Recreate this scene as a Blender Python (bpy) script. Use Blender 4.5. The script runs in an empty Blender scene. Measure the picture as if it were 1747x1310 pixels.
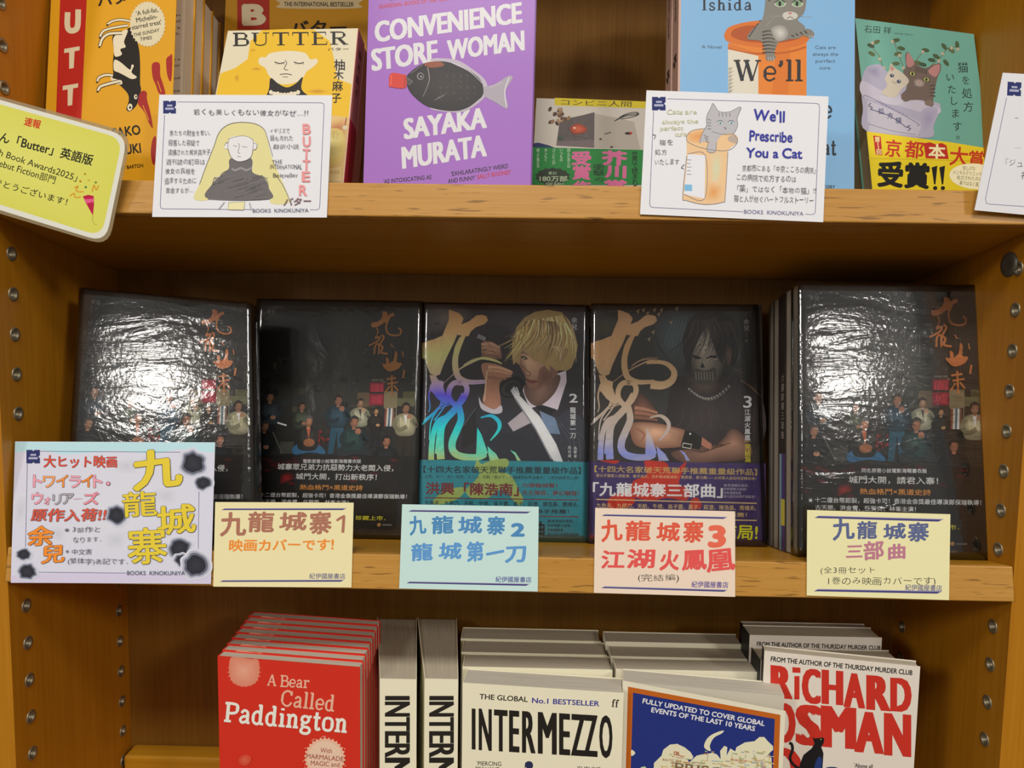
import bpy, bmesh, math, random
from mathutils import Vector, Matrix
from mathutils.geometry import tessellate_polygon
random.seed(7)
SC = bpy.context.scene
COL = SC.collection
V = Vector
# ------------------------------------------------------------------ camera
FPX = 1264.4
pitch, roll, yaw = -0.0847, -0.0147, 0.0141
CP = V((0.4078, -0.5695, 0.0325))
R = (Matrix.Rotation(yaw, 3, 'Z') @ Matrix.Rotation(pitch, 3, 'X') @ Matrix.Rotation(roll, 3, 'Y'))
RT, FW, UP = R @ V((1, 0, 0)), R @ V((0, 1, 0)), R @ V((0, 0, 1))
cd = bpy.data.cameras.new('camera'); cam = bpy.data.objects.new('camera', cd); COL.objects.link(cam)
cd.sensor_width = 36; cd.lens = FPX / 1747 * 36; cd.clip_start = 0.01
m = Matrix((RT, UP, -FW)).transposed().to_4x4(); m.translation = CP
cam.matrix_world = m; SC.camera = cam
# ------------------------------------------------------------------ world, lamps, exposure
w = bpy.data.worlds.new('world'); SC.world = w; w.use_nodes = True
w.node_tree.nodes['Background'].inputs[0].default_value = (1.0, 0.95, 0.88, 1)
w.node_tree.nodes['Background'].inputs[1].default_value = 0.19
SC.view_settings.view_transform = 'Standard'; SC.view_settings.look = 'None'
SC.view_settings.exposure = -0.06; SC.view_settings.gamma = 1.0; SC.view_settings.use_curve_mapping = False
def lamp(name, loc, aim, size, power, colr, sy=None, shape='DISK'):
    l = bpy.data.lights.new(name, 'AREA'); o = bpy.data.objects.new(name, l); COL.objects.link(o)
    l.shape = shape if not sy else 'RECTANGLE'; l.size = size
    if sy: l.size_y = sy
    l.energy = power; l.color = colr
    o.location = loc; o.rotation_euler = (V(aim) - V(loc)).to_track_quat('-Z', 'Y').to_euler()
    return o
WARM = (1.0, 0.96, 0.90)
lamp('ceiling_or_fill_lamp', (0.35, -2.0, 2.35), (0.4, 0, -0.1), 1.1, 60, WARM, sy=0.45)
lamp('ceiling_or_fill_lamp', (-1.80, -4.52, 1.30), (0.1, 0, 0), 0.46, 9, WARM)
lamp('ceiling_or_fill_lamp', (-2.7, -3.3, 1.75), (0.4, 0, -.1), 0.7, 46, WARM)  # fill light added to brighten the shaded middle covers, not a known fixture
lamp('ceiling_or_fill_lamp', (3.5, -3.3, 1.75), (0.4, 0, -.1), 0.7, 46, WARM)  # matching added fill light from the right, not a known fixture
lamp('ceiling_or_fill_lamp', (2.38, -3.87, 1.26), (0.7, 0, 0), 0.36, 6, WARM)
# ------------------------------------------------------------------ helpers
def srgb(h):
    h = h.lstrip('#'); o = []
    for i in (0, 2, 4):
        c = int(h[i:i+2], 16) / 255
        o.append(c / 12.92 if c <= .04045 else ((c + .055) / 1.055) ** 2.4)
    return o
def ccol(h, g=1.0):
    if isinstance(h, (tuple, list)): return (h[0], h[1], h[2], 1)
    a = srgb(h); return (min(.92, a[0]*g), min(.92, a[1]*g), min(.92, a[2]*g), 1)
def tag(o, label=None, cat=None, group=None, kind=None):
    if label: o['label'] = label
    if cat: o['category'] = cat
    if group: o['group'] = group
    if kind: o['kind'] = kind
    return o
def empty(name, loc, label=None, cat=None, group=None):
    o = bpy.data.objects.new(name, None); o.empty_display_size = .02; o.location = loc
    COL.objects.link(o); return tag(o, label, cat, group)
def wloc(o):
    p = V((0, 0, 0))
    while o is not None:
        p = p + o.location; o = o.parent
    return p
class MB:
    def __init__(s): s.v = []; s.f = []; s.c = []; s.uv = []
    def face(s, pts, col=(.8, .8, .8, 1), uv=None):
        n = len(s.v); s.v += [tuple(p) for p in pts]; s.f.append(tuple(range(n, n+len(pts))))
        if isinstance(col, list): s.c += col
        else: s.c += [col] * len(pts)
        s.uv += uv if uv else [(0, 0)] * len(pts)
    def prism(s, q, bk, d0, d1, col, uvs=True):
        a = [V(p) + bk*d0 for p in q]; b = [V(p) + bk*d1 for p in q]; n = len(q)
        s.face(a[::-1], col, [(d0, 0)] * n); s.face(b, col, [(d1, 0)] * n)
        for i in range(n):
            j = (i+1) % n; L = (a[i]-a[j]).length
            s.face([a[i], a[j], b[j], b[i]], col, [(d0, 0), (d0, L), (d1, L), (d1, 0)])
    def box(s, lo, hi, col=(.8, .8, .8, 1)):
        x0, y0, z0 = lo; x1, y1, z1 = hi
        s.prism([V((x0, y0, z0)), V((x1, y0, z0)), V((x1, y0, z1)), V((x0, y0, z1))], V((0, 1, 0)), 0, y1-y0, col)
    def build(s, name, mat, parent=None, loc=None, bevel=0, smooth=False, segs=2):
        base = wloc(parent) if parent else (V(loc) if loc else V((0, 0, 0)))
        me = bpy.data.meshes.new(name)
        me.from_pydata([V(p) - base for p in s.v], [], s.f)
        at = me.color_attributes.new('Col', 'FLOAT_COLOR', 'CORNER')
        at.data.foreach_set('color', [x for c in s.c for x in c])
        ul = me.uv_layers.new(name='UVMap'); ul.data.foreach_set('uv', [x for c in s.uv for x in c])
        if bevel or smooth:
            bm = bmesh.new(); bm.from_mesh(me); bmesh.ops.remove_doubles(bm, verts=bm.verts, dist=1e-6)
            bmesh.ops.recalc_face_normals(bm, faces=bm.faces)
            bm.to_mesh(me); bm.free()
        if smooth:
            for p in me.polygons: p.use_smooth = True
        me.materials.append(mat)
        o = bpy.data.objects.new(name, me); COL.objects.link(o)
        if parent: o.parent = parent
        elif loc: o.location = base
        if bevel:
            b = o.modifiers.new('bevel', 'BEVEL'); b.width = bevel; b.segments = segs; b.limit_method = 'ANGLE'
        return o
# ------------------------------------------------------------------ materials
def new_mat(name):
    m = bpy.data.materials.new(name); m.use_nodes = True
    nt = m.node_tree; return m, nt, nt.nodes['Principled BSDF'], nt.nodes.new, nt.links.new
def ink_mat(name, rough, coat=0.0, spec=.5, metal=0.0, bump=0.0):
    m, nt, b, N, L = new_mat(name)
    a = N('ShaderNodeVertexColor'); a.layer_name = 'Col'
    L(a.outputs[0], b.inputs['Base Color'])
    b.inputs['Roughness'].default_value = rough; b.inputs['Metallic'].default_value = metal
    b.inputs['Coat Weight'].default_value = coat; b.inputs['Coat Roughness'].default_value = .12
    b.inputs['Specular IOR Level'].default_value = spec
    if bump:
        t = N('ShaderNodeTexCoord'); n = N('ShaderNodeTexNoise'); n.inputs['Scale'].default_value = 900
        L(t.outputs['Object'], n.inputs['Vector'])
        u = N('ShaderNodeBump'); u.inputs['Strength'].default_value = bump; u.inputs['Distance'].default_value = .0005
        L(n.outputs[0], u.inputs['Height']); L(u.outputs[0], b.inputs['Normal'])
    return m
M_GLOSS = ink_mat('laminated_print', .5, coat=.04, spec=.35)
M_MATTE = ink_mat('matte_print', .6, spec=.35)
M_CARD = ink_mat('card_paper', .75, spec=.25, bump=.15)
M_FOIL = ink_mat('hologram_foil', .32, metal=.55, bump=.25)
def page_mat():
    m, nt, b, N, L = new_mat('page_edges')
    a = N('ShaderNodeVertexColor'); a.layer_name = 'Col'
    uv = N('ShaderNodeUVMap'); mp = N('ShaderNodeMapping'); mp.inputs['Scale'].default_value = (2600, 14, 1)
    n = N('ShaderNodeTexNoise'); n.inputs['Scale'].default_value = 1; n.inputs['Detail'].default_value = 3
    L(uv.outputs[0], mp.inputs[0]); L(mp.outputs[0], n.inputs['Vector'])
    r = N('ShaderNodeMapRange'); r.inputs['From Min'].default_value = .3; r.inputs['From Max'].default_value = .7
    r.inputs['To Min'].default_value = .72; r.inputs['To Max'].default_value = 1.06
    L(n.outputs[0], r.inputs[0])
    x = N('ShaderNodeVectorMath'); x.operation = 'SCALE'
    L(a.outputs[0], x.inputs[0]); L(r.outputs[0], x.inputs['Scale']); L(x.outputs[0], b.inputs['Base Color'])
    u = N('ShaderNodeBump'); u.inputs['Strength'].default_value = .35; u.inputs['Distance'].default_value = .0004
    L(n.outputs[0], u.inputs['Height']); L(u.outputs[0], b.inputs['Normal'])
    b.inputs['Roughness'].default_value = .85; b.inputs['Specular IOR Level'].default_value = .2
    return m
M_PAGE = page_mat()
def wood(name, ax, c1, c2, c3, rough=.42, fleck=0.0):
    m, nt, b, N, L = new_mat(name)
    t = N('ShaderNodeTexCoord')
    def noise(along, across, detail=4, dist=0):
        mp = N('ShaderNodeMapping'); s = [across] * 3; s[ax] = along
        mp.inputs['Scale'].default_value = s; L(t.outputs['Object'], mp.inputs[0])
        n = N('ShaderNodeTexNoise'); n.inputs['Scale'].default_value = 1; n.inputs['Detail'].default_value = detail
        n.inputs['Distortion'].default_value = dist; L(mp.outputs[0], n.inputs['Vector']); return n
    big = noise(1.6, 16, 3, .6); fine = noise(9, 420, 3); mid = noise(5, 90, 4, .3)
    rp = N('ShaderNodeValToRGB'); e = rp.color_ramp.elements
    e[0].position = .3; e[0].color = ccol(c1); e[1].position = .72; e[1].color = ccol(c3)
    k = e.new(.5); k.color = ccol(c2)
    mx = N('ShaderNodeMath'); mx.operation = 'MULTIPLY_ADD'; mx.inputs[1].default_value = .3
    L(mid.outputs[0], mx.inputs[0])
    m2 = N('ShaderNodeMath'); m2.operation = 'MULTIPLY_ADD'; m2.inputs[1].default_value = .22
    L(big.outputs[0], m2.inputs[0])
    m3 = N('ShaderNodeMath'); m3.operation = 'MULTIPLY'; m3.inputs[1].default_value = .48
    L(fine.outputs[0], m3.inputs[0]); L(m3.outputs[0], m2.inputs[2]); L(m2.outputs[0], mx.inputs[2])
    L(mx.outputs[0], rp.inputs[0])
    out = rp.outputs[0]
    if fleck:
        mp = N('ShaderNodeMapping'); mp.inputs['Rotation'].default_value = (0, -.22, 0)
        mp.inputs['Scale'].default_value = (42, 60, 430); L(t.outputs['Object'], mp.inputs[0])
        n = N('ShaderNodeTexNoise'); n.inputs['Scale'].default_value = 1; n.inputs['Detail'].default_value = 1
        L(mp.outputs[0], n.inputs['Vector'])
        r = N('ShaderNodeMapRange'); r.inputs['From Min'].default_value = .63; r.inputs['From Max'].default_value = .72
        L(n.outputs[0], r.inputs[0])
        mm = N('ShaderNodeMath'); mm.operation = 'MULTIPLY'; mm.inputs[1].default_value = fleck; L(r.outputs[0], mm.inputs[0])
        mi = N('ShaderNodeMix'); mi.data_type = 'RGBA'; L(mm.outputs[0], mi.inputs[0]); L(out, mi.inputs[6])
        mi.inputs[7].default_value = ccol(c1, .5); out = mi.outputs[2]
    L(out, b.inputs['Base Color'])
    b.inputs['Roughness'].default_value = rough
    b.inputs['Specular IOR Level'].default_value = .4
    bu = N('ShaderNodeBump'); bu.inputs['Strength'].default_value = .12; bu.inputs['Distance'].default_value = .0005
    L(fine.outputs[0], bu.inputs['Height']); L(bu.outputs[0], b.inputs['Normal'])
    return m
W_SIDE = wood('oak_panel_vertical', 2, '#a96c0e', '#b67814', '#c2821e')
W_BACK = wood('oak_back_vertical', 2, '#7a5012', '#885c18', '#946824', .55)
W_SHELF = wood('oak_shelf_horizontal', 0, '#ac7614', '#b8821c', '#c28e2c', .3)
W_LIP = wood('oak_shelf_lip', 0, '#b17c30', '#bc883a', '#c8964a', .4, fleck=.85)
def plain(name, c, rough=.5, metal=0.0):
    m, nt, b, N, L = new_mat(name); b.inputs['Base Color'].default_value = ccol(c)
    b.inputs['Roughness'].default_value = rough; b.inputs['Metallic'].default_value = metal
    n = N('ShaderNodeTexNoise'); n.inputs['Scale'].default_value = 300
    u = N('ShaderNodeBump'); u.inputs['Strength'].default_value = .08; u.inputs['Distance'].default_value = .0003
    L(n.outputs[0], u.inputs['Height']); L(u.outputs[0], b.inputs['Normal'])
    return m
M_STEEL = plain('nickel_sleeve', '#9a9078', .46, .8)
M_STEELD = plain('nickel_sleeve_inside', '#8a8474', .35, 1.0)
M_PLATE = plain('grey_metal_disc', '#6c675c', .45, .6)
def wrap_mat(name, sc, strength, streak=False, gl=.09):
    m = bpy.data.materials.new(name); m.use_nodes = True; nt = m.node_tree; N, L = nt.nodes.new, nt.links.new
    for n in list(nt.nodes): nt.nodes.remove(n)
    o = N('ShaderNodeOutputMaterial'); mix = N('ShaderNodeMixShader'); tr = N('ShaderNodeBsdfTransparent')
    gb = N('ShaderNodeBsdfGlossy'); gb.inputs['Roughness'].default_value = .1
    fr = N('ShaderNodeFresnel'); fr.inputs[0].default_value = 1.5
    mr = N('ShaderNodeMath'); mr.operation = 'MULTIPLY_ADD'; mr.inputs[1].default_value = 1.0; mr.inputs[2].default_value = gl
    t = N('ShaderNodeTexCoord'); mp = N('ShaderNodeMapping'); mp.inputs['Scale'].default_value = sc
    if streak: mp.inputs['Rotation'].default_value = (0, .25, 0)
    n = N('ShaderNodeTexNoise'); n.inputs['Scale'].default_value = 1; n.inputs['Detail'].default_value = 5; n.inputs['Distortion'].default_value = 1.2
    L(t.outputs['Object'], mp.inputs[0]); L(mp.outputs[0], n.inputs['Vector'])
    n2 = N('ShaderNodeTexNoise'); n2.inputs['Scale'].default_value = 260; n2.inputs['Detail'].default_value = 2
    L(t.outputs['Object'], n2.inputs['Vector'])
    ad = N('ShaderNodeMath'); ad.operation = 'MULTIPLY_ADD'; ad.inputs[1].default_value = .12
    L(n2.outputs[0], ad.inputs[0]); L(n.outputs[0], ad.inputs[2])
    u = N('ShaderNodeBump'); u.inputs['Strength'].default_value = strength; u.inputs['Distance'].default_value = .002
    L(ad.outputs[0], u.inputs['Height']); L(u.outputs[0], gb.inputs['Normal']); L(u.outputs[0], fr.inputs['Normal'])
    L(fr.outputs[0], mr.inputs[0]); L(mr.outputs[0], mix.inputs[0]); L(tr.outputs[0], mix.inputs[1]); L(gb.outputs[0], mix.inputs[2])
    L(mix.outputs[0], o.inputs[0]); return m
M_WRAP = wrap_mat('shrink_wrap_crumpled', (9, 9, 34), .5, True, .10)
M_WRAP2 = wrap_mat('shrink_wrap_tight', (24, 24, 24), .22, False, .05)
# ------------------------------------------------------------------ bookcase
W, D, TILT = 0.7933, 0.1741, math.radians(10.7)
BK = V((0, math.cos(TILT), -math.sin(TILT))); SU = V((0, math.sin(TILT), math.cos(TILT)))
ZF = -1.30
case = empty('bookcase', (W/2, 0, ZF), 'tall oak bookcase with slanted display shelves and drilled side panels', 'bookcase')
PT = .030
def holes(z0, n): return [z0 - .032*i for i in range(n)]
def side_panel(x, sgn):
    zl = .272 + (0.0 if sgn > 0 else .0) if sgn > 0 else .079 + .032*6
    zb = -.2679 + .032*15
    cols = [(0.020, zl + .032*4), (0.158, zb + .032*2)]
    z0, z1 = ZF, .62
    b = MB(); N = 16
    xo = x - sgn*PT
    c = (.6, .4, .2, 1)
    r = .0042; hw = .008
    ys = [0, cols[0][0]-hw, cols[0][0]+hw, cols[1][0]-hw, cols[1][0]+hw, D]
    def fc(pts): b.face(pts if sgn > 0 else pts[::-1], c)
    P = lambda y, z, dx=0: V((x + dx*sgn, y, z))
    for k in (0, 2, 4): fc([P(ys[k], z0), P(ys[k], z1), P(ys[k+1], z1), P(ys[k+1], z0)])
    hl = []
    for (yc, zt) in cols:
        n = 28; zs = [zt - .032*i for i in range(n)]
        top, bot = zs[0] + .016, zs[-1] - .016
        fc([P(yc-hw, top), P(yc-hw, z1), P(yc+hw, z1), P(yc+hw, top)])
        fc([P(yc-hw, z0), P(yc-hw, bot), P(yc+hw, bot), P(yc+hw, z0)])
        for z in zs:
            hl.append((yc, z))
            for (za, zc) in ((z-.016, z-hw), (z+hw, z+.016)):
                fc([P(yc-hw, za), P(yc-hw, zc), P(yc+hw, zc), P(yc+hw, za)])
            cir = []; rec = []
            for i in range(N):
                a = 2*math.pi*i/N + math.pi/4; ca, sa = math.cos(a), math.sin(a); q = hw/max(abs(ca), abs(sa))
                cir.append((yc + r*ca, z + r*sa)); rec.append((yc + q*ca, z + q*sa))
            for i in range(N):
                j = (i+1) % N
                fc([P(*cir[i]), P(*rec[i])][::1] + [P(*rec[j]), P(*cir[j])])
                fc([P(*cir[i]), P(*cir[j]), P(*cir[j], -.012), P(*cir[i], -.012)])
            fc([P(*q, -.012) for q in cir])
    for q in ([(x, 0), (xo, 0)], [(xo, 0), (xo, D)], [(xo, D), (x, D)]):
        b.face([V((q[0][0], q[0][1], z0)), V((q[1][0], q[1][1], z0)), V((q[1][0], q[1][1], z1)), V((q[0][0], q[0][1], z1))], c)
    for z in (z0, z1): b.face([V((x, 0, z)), V((xo, 0, z)), V((xo, D, z)), V((x, D, z))], c)
    o = b.build('side_panel', W_SIDE, case)
    proto = None
    for (yc, z) in hl:
        if z < -.55 or z > .5: continue
        if proto is None:
            s = MB(); prof = [(.0057, 0), (.0057, .0007), (.0044, .0010), (.0034, .0003), (.0032, -.007), (0, -.007)]
            for i in range(N):
                a0, a1 = 2*math.pi*i/N, 2*math.pi*(i+1)/N
                for (r0, h0), (r1, h1) in zip(prof, prof[1:]):
                    q = [V((sgn*h0, r0*math.cos(a0), r0*math.sin(a0))), V((sgn*h0, r0*math.cos(a1), r0*math.sin(a1))),
                         V((sgn*h1, r1*math.cos(a1), r1*math.sin(a1))), V((sgn*h1, r1*math.cos(a0), r1*math.sin(a0)))]
                    if r1 == 0: q = q[:3]
                    s.face(q, c)
            proto = s.build('shelf_pin_sleeve', M_STEEL, smooth=True)
            t = proto
        else:
            t = proto.copy(); COL.objects.link(t)
        t.parent = o; t.location = V((x, yc, z)) - wloc(o)
    return o
side_panel(0.0, 1); SPR = side_panel(W, -1)
b = MB(); b.box((-PT, D, ZF), (W+PT, D+.008, .62)); b.build('back_panel', W_BACK, case)
def shelf(name, ztop, tilt=True, th=.0305, x0=.0008, x1=W-.0008, y0=0.0, drop=0):
    bk = BK if tilt else V((0, 1, 0)); up = SU if tilt else V((0, 0, 1))
    t0 = V((0, y0, ztop)); dep = (D - .0035 - y0) / bk.y
    lip = MB(); p0 = t0; q = [V((x0, 0, 0)) + t0, V((x1, 0, 0)) + t0, V((x1, 0, 0)) + t0 - up*th, V((x0, 0, 0)) + t0 - up*th]
    brd = MB(); brd.prism([a for a in q], bk, .0085, dep, (.6, .4, .2, 1))
    if drop: q = q[:2] + [q[2] - up*0, q[3] - up*0]
    lip.prism(q, bk, 0, .0082, (.6, .4, .2, 1))
    o = brd.build('shelf_board', W_SHELF, case)
    lip.build('shelf_lip', W_LIP, o, bevel=.0012, segs=3)
    return t0
S1 = shelf('a', 0.1352, th=.0262)
S2 = shelf('b', -.1522, th=.0272)
ZL = -.455
shelf('c', ZL, tilt=False)
shelf('d', .44)  # unseen upper shelf, added to shade the top bay
rl = MB(); rl.box((.004, D-.024, ZL), (W-.004, D-.0005, -.4185)); rl.build('back_rail', W_SHELF, case, bevel=.003, segs=3)
pl = MB(); pl.box((0, .02, ZF), (W, D, ZF+.08)); pl.build('plinth', W_SIDE, case)
# round fixing disc under the upper shelf on the right side panel
dm = MB(); N = 20
for i in range(N):
    a0, a1 = 2*math.pi*i/N, 2*math.pi*(i+1)/N
    for (r0, h0), (r1, h1) in zip([(.010, 0), (.0095, .0015), (.006, .0025), (.003, .0018), (0, .0018)], [(.0095, .0015), (.006, .0025), (.003, .0018), (0, .0018)]):
        q = [V((W - h0, .031 + r0*math.cos(a0), .083 + r0*math.sin(a0))), V((W - h0, .031 + r0*math.cos(a1), .083 + r0*math.sin(a1))),
             V((W - h1, .031 + r1*math.cos(a1), .083 + r1*math.sin(a1))), V((W - h1, .031 + r1*math.cos(a0), .083 + r1*math.sin(a0)))]
        dm.face(q if r1 else q[:3])
dm.build('fixing_disc', M_PLATE, SPR, smooth=True)
fl = MB(); fl.box((-3, -4, ZF-.05), (4, .6, ZF))
FM = wood('floor_boards', 1, '#6a5236', '#7c6242', '#8a7050', .5)
tag(fl.build('floor', FM), kind='structure')
# ------------------------------------------------------------------ pixel rays and cover planes
def ray(u, v): return (FW + RT*((u-873.5)/FPX) - UP*((v-655)/FPX)).normalized()
class Pl:
    def __init__(s, p, n): s.p = V(p); s.n = V(n).normalized(); s.bk = -s.n
    def pt(s, u, v, off=0.0):
        d = ray(u, v); o = s.p + s.n*off
        return CP + d * ((o-CP).dot(s.n) / d.dot(s.n))
    def shift(s, d): return Pl(s.p + s.n*d, s.n)
def shelf_hit(S, u, v, n=SU):
    return Pl(S, n).pt(u, v)
def rotn(n, deg, ax=SU): return Matrix.Rotation(math.radians(deg), 3, ax) @ n
def mid_plane(u, v, yawd=0): # plane of a book whose foot touches the middle shelf at pixel u,v
    return Pl(shelf_hit(S2, u, v), rotn(-BK, yawd))
# ------------------------------------------------------------------ lettering
_fc = bpy.data.curves.new('glyph', 'FONT'); _fo = bpy.data.objects.new('glyph', _fc)
_fc.resolution_u = 3
_gl = {}; _thin = False
def _mesh(st):
    _fc.body = st; me = bpy.data.meshes.new_from_object(_fo)
    v = [(a.co.x, a.co.y) for a in me.vertices]; f = [tuple(p.vertices) for p in me.polygons]
    bpy.data.meshes.remove(me); return v, f
def _w(st):
    v, f = _mesh(st); return max(a[0] for a in v) - min(a[0] for a in v)
_bar = _w('||')
def glyph(c):
    if _thin:
        k = c + '~'
        if k not in _gl:
            ad = glyph_(c)[2]; _fc.offset = -.008; v, f = _mesh(c) if c not in ' \u3000' else ([], []); _fc.offset = 0
            _gl[k] = (v, f, ad)
        return _gl[k]
    return glyph_(c)
def glyph_(c):
    if c not in _gl:
        if c in ' \u3000': _gl[c] = ([], [], .28 if c == ' ' else 1.0)
        elif ord(c) > 0x2e00:
            v, f = _mesh(c); _gl[c] = (v, f, 1.0)
        else:
            v, f = _mesh(c); _gl[c] = (v, f, _w('|' + c + '|') - _bar)
    return _gl[c]
def cjk(st): return any(ord(c) > 0x2e00 for c in st)
# slab / roman letters drawn as pen strokes: (points, width, smooth)
_T, _t = .17, .055
SER = {
 'B': (.68, [([(.16,0),(.16,1)],1,0), ([(.02,.97),(.34,.97),(.5,.94),(.56,.75),(.5,.56),(.34,.53),(.16,.53)],.5,1), ([(.16,.53),(.4,.53),(.6,.46),(.64,.27),(.58,.07),(.4,.03),(.02,.03)],.5,1), ([(.56,.86),(.57,.66)],.9,0), ([(.63,.38),(.63,.14)],.95,0)]),
 'U': (.78, [([(.16,1),(.16,.32),(.22,.08),(.4,.02),(.56,.1),(.62,.32),(.62,1)],.4,1), ([(.16,1),(.16,.3)],1,0), ([(.01,.97),(.32,.97)],.35,0), ([(.5,.97),(.76,.97)],.35,0)]),
 'T': (.72, [([(.36,0),(.36,1)],1,0), ([(.02,.96),(.7,.96)],.45,0), ([(.03,.98),(.04,.72)],.3,0), ([(.69,.98),(.68,.72)],.3,0), ([(.2,.03),(.52,.03)],.35,0)]),
 'E': (.68, [([(.16,0),(.16,1)],1,0), ([(.01,.97),(.6,.97)],.4,0), ([(.01,.03),(.64,.03)],.4,0), ([(.16,.52),(.46,.52)],.35,0), ([(.6,.98),(.6,.76)],.3,0), ([(.64,.02),(.64,.27)],.3,0), ([(.46,.62),(.46,.42)],.3,0)]),
 'R': (.76, [([(.16,0),(.16,1)],1,0), ([(.01,.97),(.38,.97),(.55,.92),(.6,.75),(.52,.56),(.38,.51),(.16,.51)],.45,1), ([(.59,.85),(.59,.64)],.9,0), ([(.36,.5),(.62,.03)],.95,0), ([(.01,.03),(.32,.03)],.35,0), ([(.56,.03),(.76,.03)],.35,0)]),
 'P': (.66, [([(.16,0),(.16,1)],1,0), ([(.01,.97),(.38,.97),(.58,.9),(.62,.72),(.55,.53),(.36,.46),(.16,.46)],.6,1), ([(.6,.84),(.6,.6)],.9,0), ([(.01,.03),(.34,.03)],.4,0)]),
 'W': (1.08, [([(.12,1),(.34,0)],1,0), ([(.34,0),(.52,.97)],.4,0), ([(.48,1),(.72,0)],1,0), ([(.72,0),(.96,1)],.4,0), ([(.0,.97),(.26,.97)],.35,0), ([(.38,.97),(.62,.97)],.35,0), ([(.84,.97),(1.06,.97)],.35,0)]),
 'I': (.36, [([(.18,0),(.18,1)],1,0), ([(.02,.97),(.34,.97)],.35,0), ([(.02,.03),(.34,.03)],.35,0)]),
 'A': (.72, [([(.08,0),(.34,1)],.5,0), ([(.34,1),(.62,0)],1,0), ([(.18,.34),(.52,.34)],.4,0), ([(0,.03),(.2,.03)],.4,0), ([(.5,.03),(.74,.03)],.4,0)]),
 'C': (.7, [([(.62,.72),(.52,.93),(.32,.97),(.12,.8),(.07,.5),(.12,.2),(.32,.03),(.52,.07),(.64,.28)],.6,1), ([(.08,.7),(.07,.3)],.9,0), ([(.62,.98),(.62,.7)],.4,0)]),
 'e': (.52, [([(.07,.36),(.46,.36),(.42,.6),(.26,.68),(.1,.56),(.06,.34),(.12,.1),(.28,.02),(.46,.14)],.5,1), ([(.08,.5),(.08,.18)],.85,0)]),
 'a': (.54, [([(.1,.52),(.22,.67),(.38,.6),(.4,.4),(.4,.06)],.6,1), ([(.4,.38),(.16,.32),(.07,.16),(.18,.02),(.4,.14)],.6,1), ([(.4,.5),(.4,0)],.9,0), ([(.38,.03),(.52,.03)],.4,0)]),
 'r': (.44, [([(.15,0),(.15,.66)],.95,0), ([(.02,.64),(.18,.64)],.4,0), ([(.15,.45),(.26,.62),(.42,.64)],.6,1), ([(.42,.68),(.42,.5)],.5,0), ([(.01,.03),(.3,.03)],.4,0)]),
 'l': (.3, [([(.15,0),(.15,1.02)],.95,0), ([(.02,1.0),(.18,1.0)],.4,0), ([(.01,.03),(.3,.03)],.4,0)]),
 'd': (.6, [([(.42,0),(.42,1.02)],.95,0), ([(.3,1.0),(.46,1.0)],.4,0), ([(.42,.54),(.28,.67),(.12,.56),(.07,.34),(.12,.1),(.28,.01),(.42,.12)],.6,1), ([(.08,.48),(.08,.2)],.8,0), ([(.42,.03),(.58,.03)],.4,0)]),
 'i': (.3, [([(.15,0),(.15,.66)],.95,0), ([(.02,.64),(.18,.64)],.4,0), ([(.01,.03),(.3,.03)],.4,0), ([(.15,.86),(.15,.97)],1.1,0)]),
 'n': (.6, [([(.15,0),(.15,.66)],.95,0), ([(.02,.64),(.18,.64)],.4,0), ([(.15,.5),(.3,.66),(.43,.58),(.45,.4),(.45,0)],.7,1), ([(.45,.42),(.45,0)],.95,0), ([(.01,.03),(.28,.03)],.4,0), ([(.34,.03),(.59,.03)],.4,0)]),
 'h': (.6, [([(.15,0),(.15,1.02)],.95,0), ([(.02,1.0),(.18,1.0)],.4,0), ([(.15,.5),(.3,.66),(.43,.58),(.45,.4),(.45,0)],.7,1), ([(.45,.42),(.45,0)],.95,0), ([(.01,.03),(.28,.03)],.4,0), ([(.34,.03),(.59,.03)],.4,0)]),
 's': (.46, [([(.38,.5),(.34,.64),(.2,.67),(.08,.54),(.16,.38),(.34,.28),(.4,.14),(.26,.01),(.1,.05),(.06,.2)],.65,1)]),
 'o': (.56, [([(.28,.68),(.12,.6),(.06,.34),(.12,.08),(.28,.01),(.44,.08),(.5,.34),(.44,.6),(.28,.68)],.6,1), ([(.08,.48),(.08,.2)],.8,0), ([(.48,.48),(.48,.2)],.8,0)]),
 't': (.4, [([(.18,.92),(.18,.14),(.26,.02),(.38,.08)],.85,1), ([(.02,.64),(.36,.64)],.45,0)]),
 'g': (.56, [([(.26,.67),(.12,.6),(.1,.42),(.24,.3),(.4,.4),(.4,.58),(.26,.67)],.65,1), ([(.38,.6),(.54,.68)],.5,0), ([(.2,.32),(.12,.2),(.2,.1),(.42,.06),(.5,-.1),(.4,-.24),(.2,-.25),(.08,-.14),(.16,.06)],.65,1)]),
 'f': (.4, [([(.16,0),(.16,.76),(.24,.98),(.42,.94)],.8,1), ([(.02,.62),(.34,.62)],.4,0), ([(.02,.03),(.32,.03)],.4,0)]),
 "'": (.24, [([(.12,.98),(.13,.82),(.05,.7)],.9,1)]),
 ' ': (.3, []),
}
def smooth(pts, closed=True, n=5):
    o = []; L = len(pts)
    rng = range(L) if closed else range(L-1)
    for i in rng:
        g = (lambda k: pts[k % L]) if closed else (lambda k: pts[max(0, min(L-1, k))])
        p0, p1, p2, p3 = g(i-1), g(i), g(i+1), g(i+2)
        for k in range(n):
            t = k/n
            o.append(tuple(.5*((2*p1[j]) + (-p0[j]+p2[j])*t + (2*p0[j]-5*p1[j]+4*p2[j]-p3[j])*t*t + (-p0[j]+3*p1[j]-3*p2[j]+p3[j])*t**3) for j in (0, 1)))
    if not closed: o.append(tuple(pts[-1]))
    return o
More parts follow.
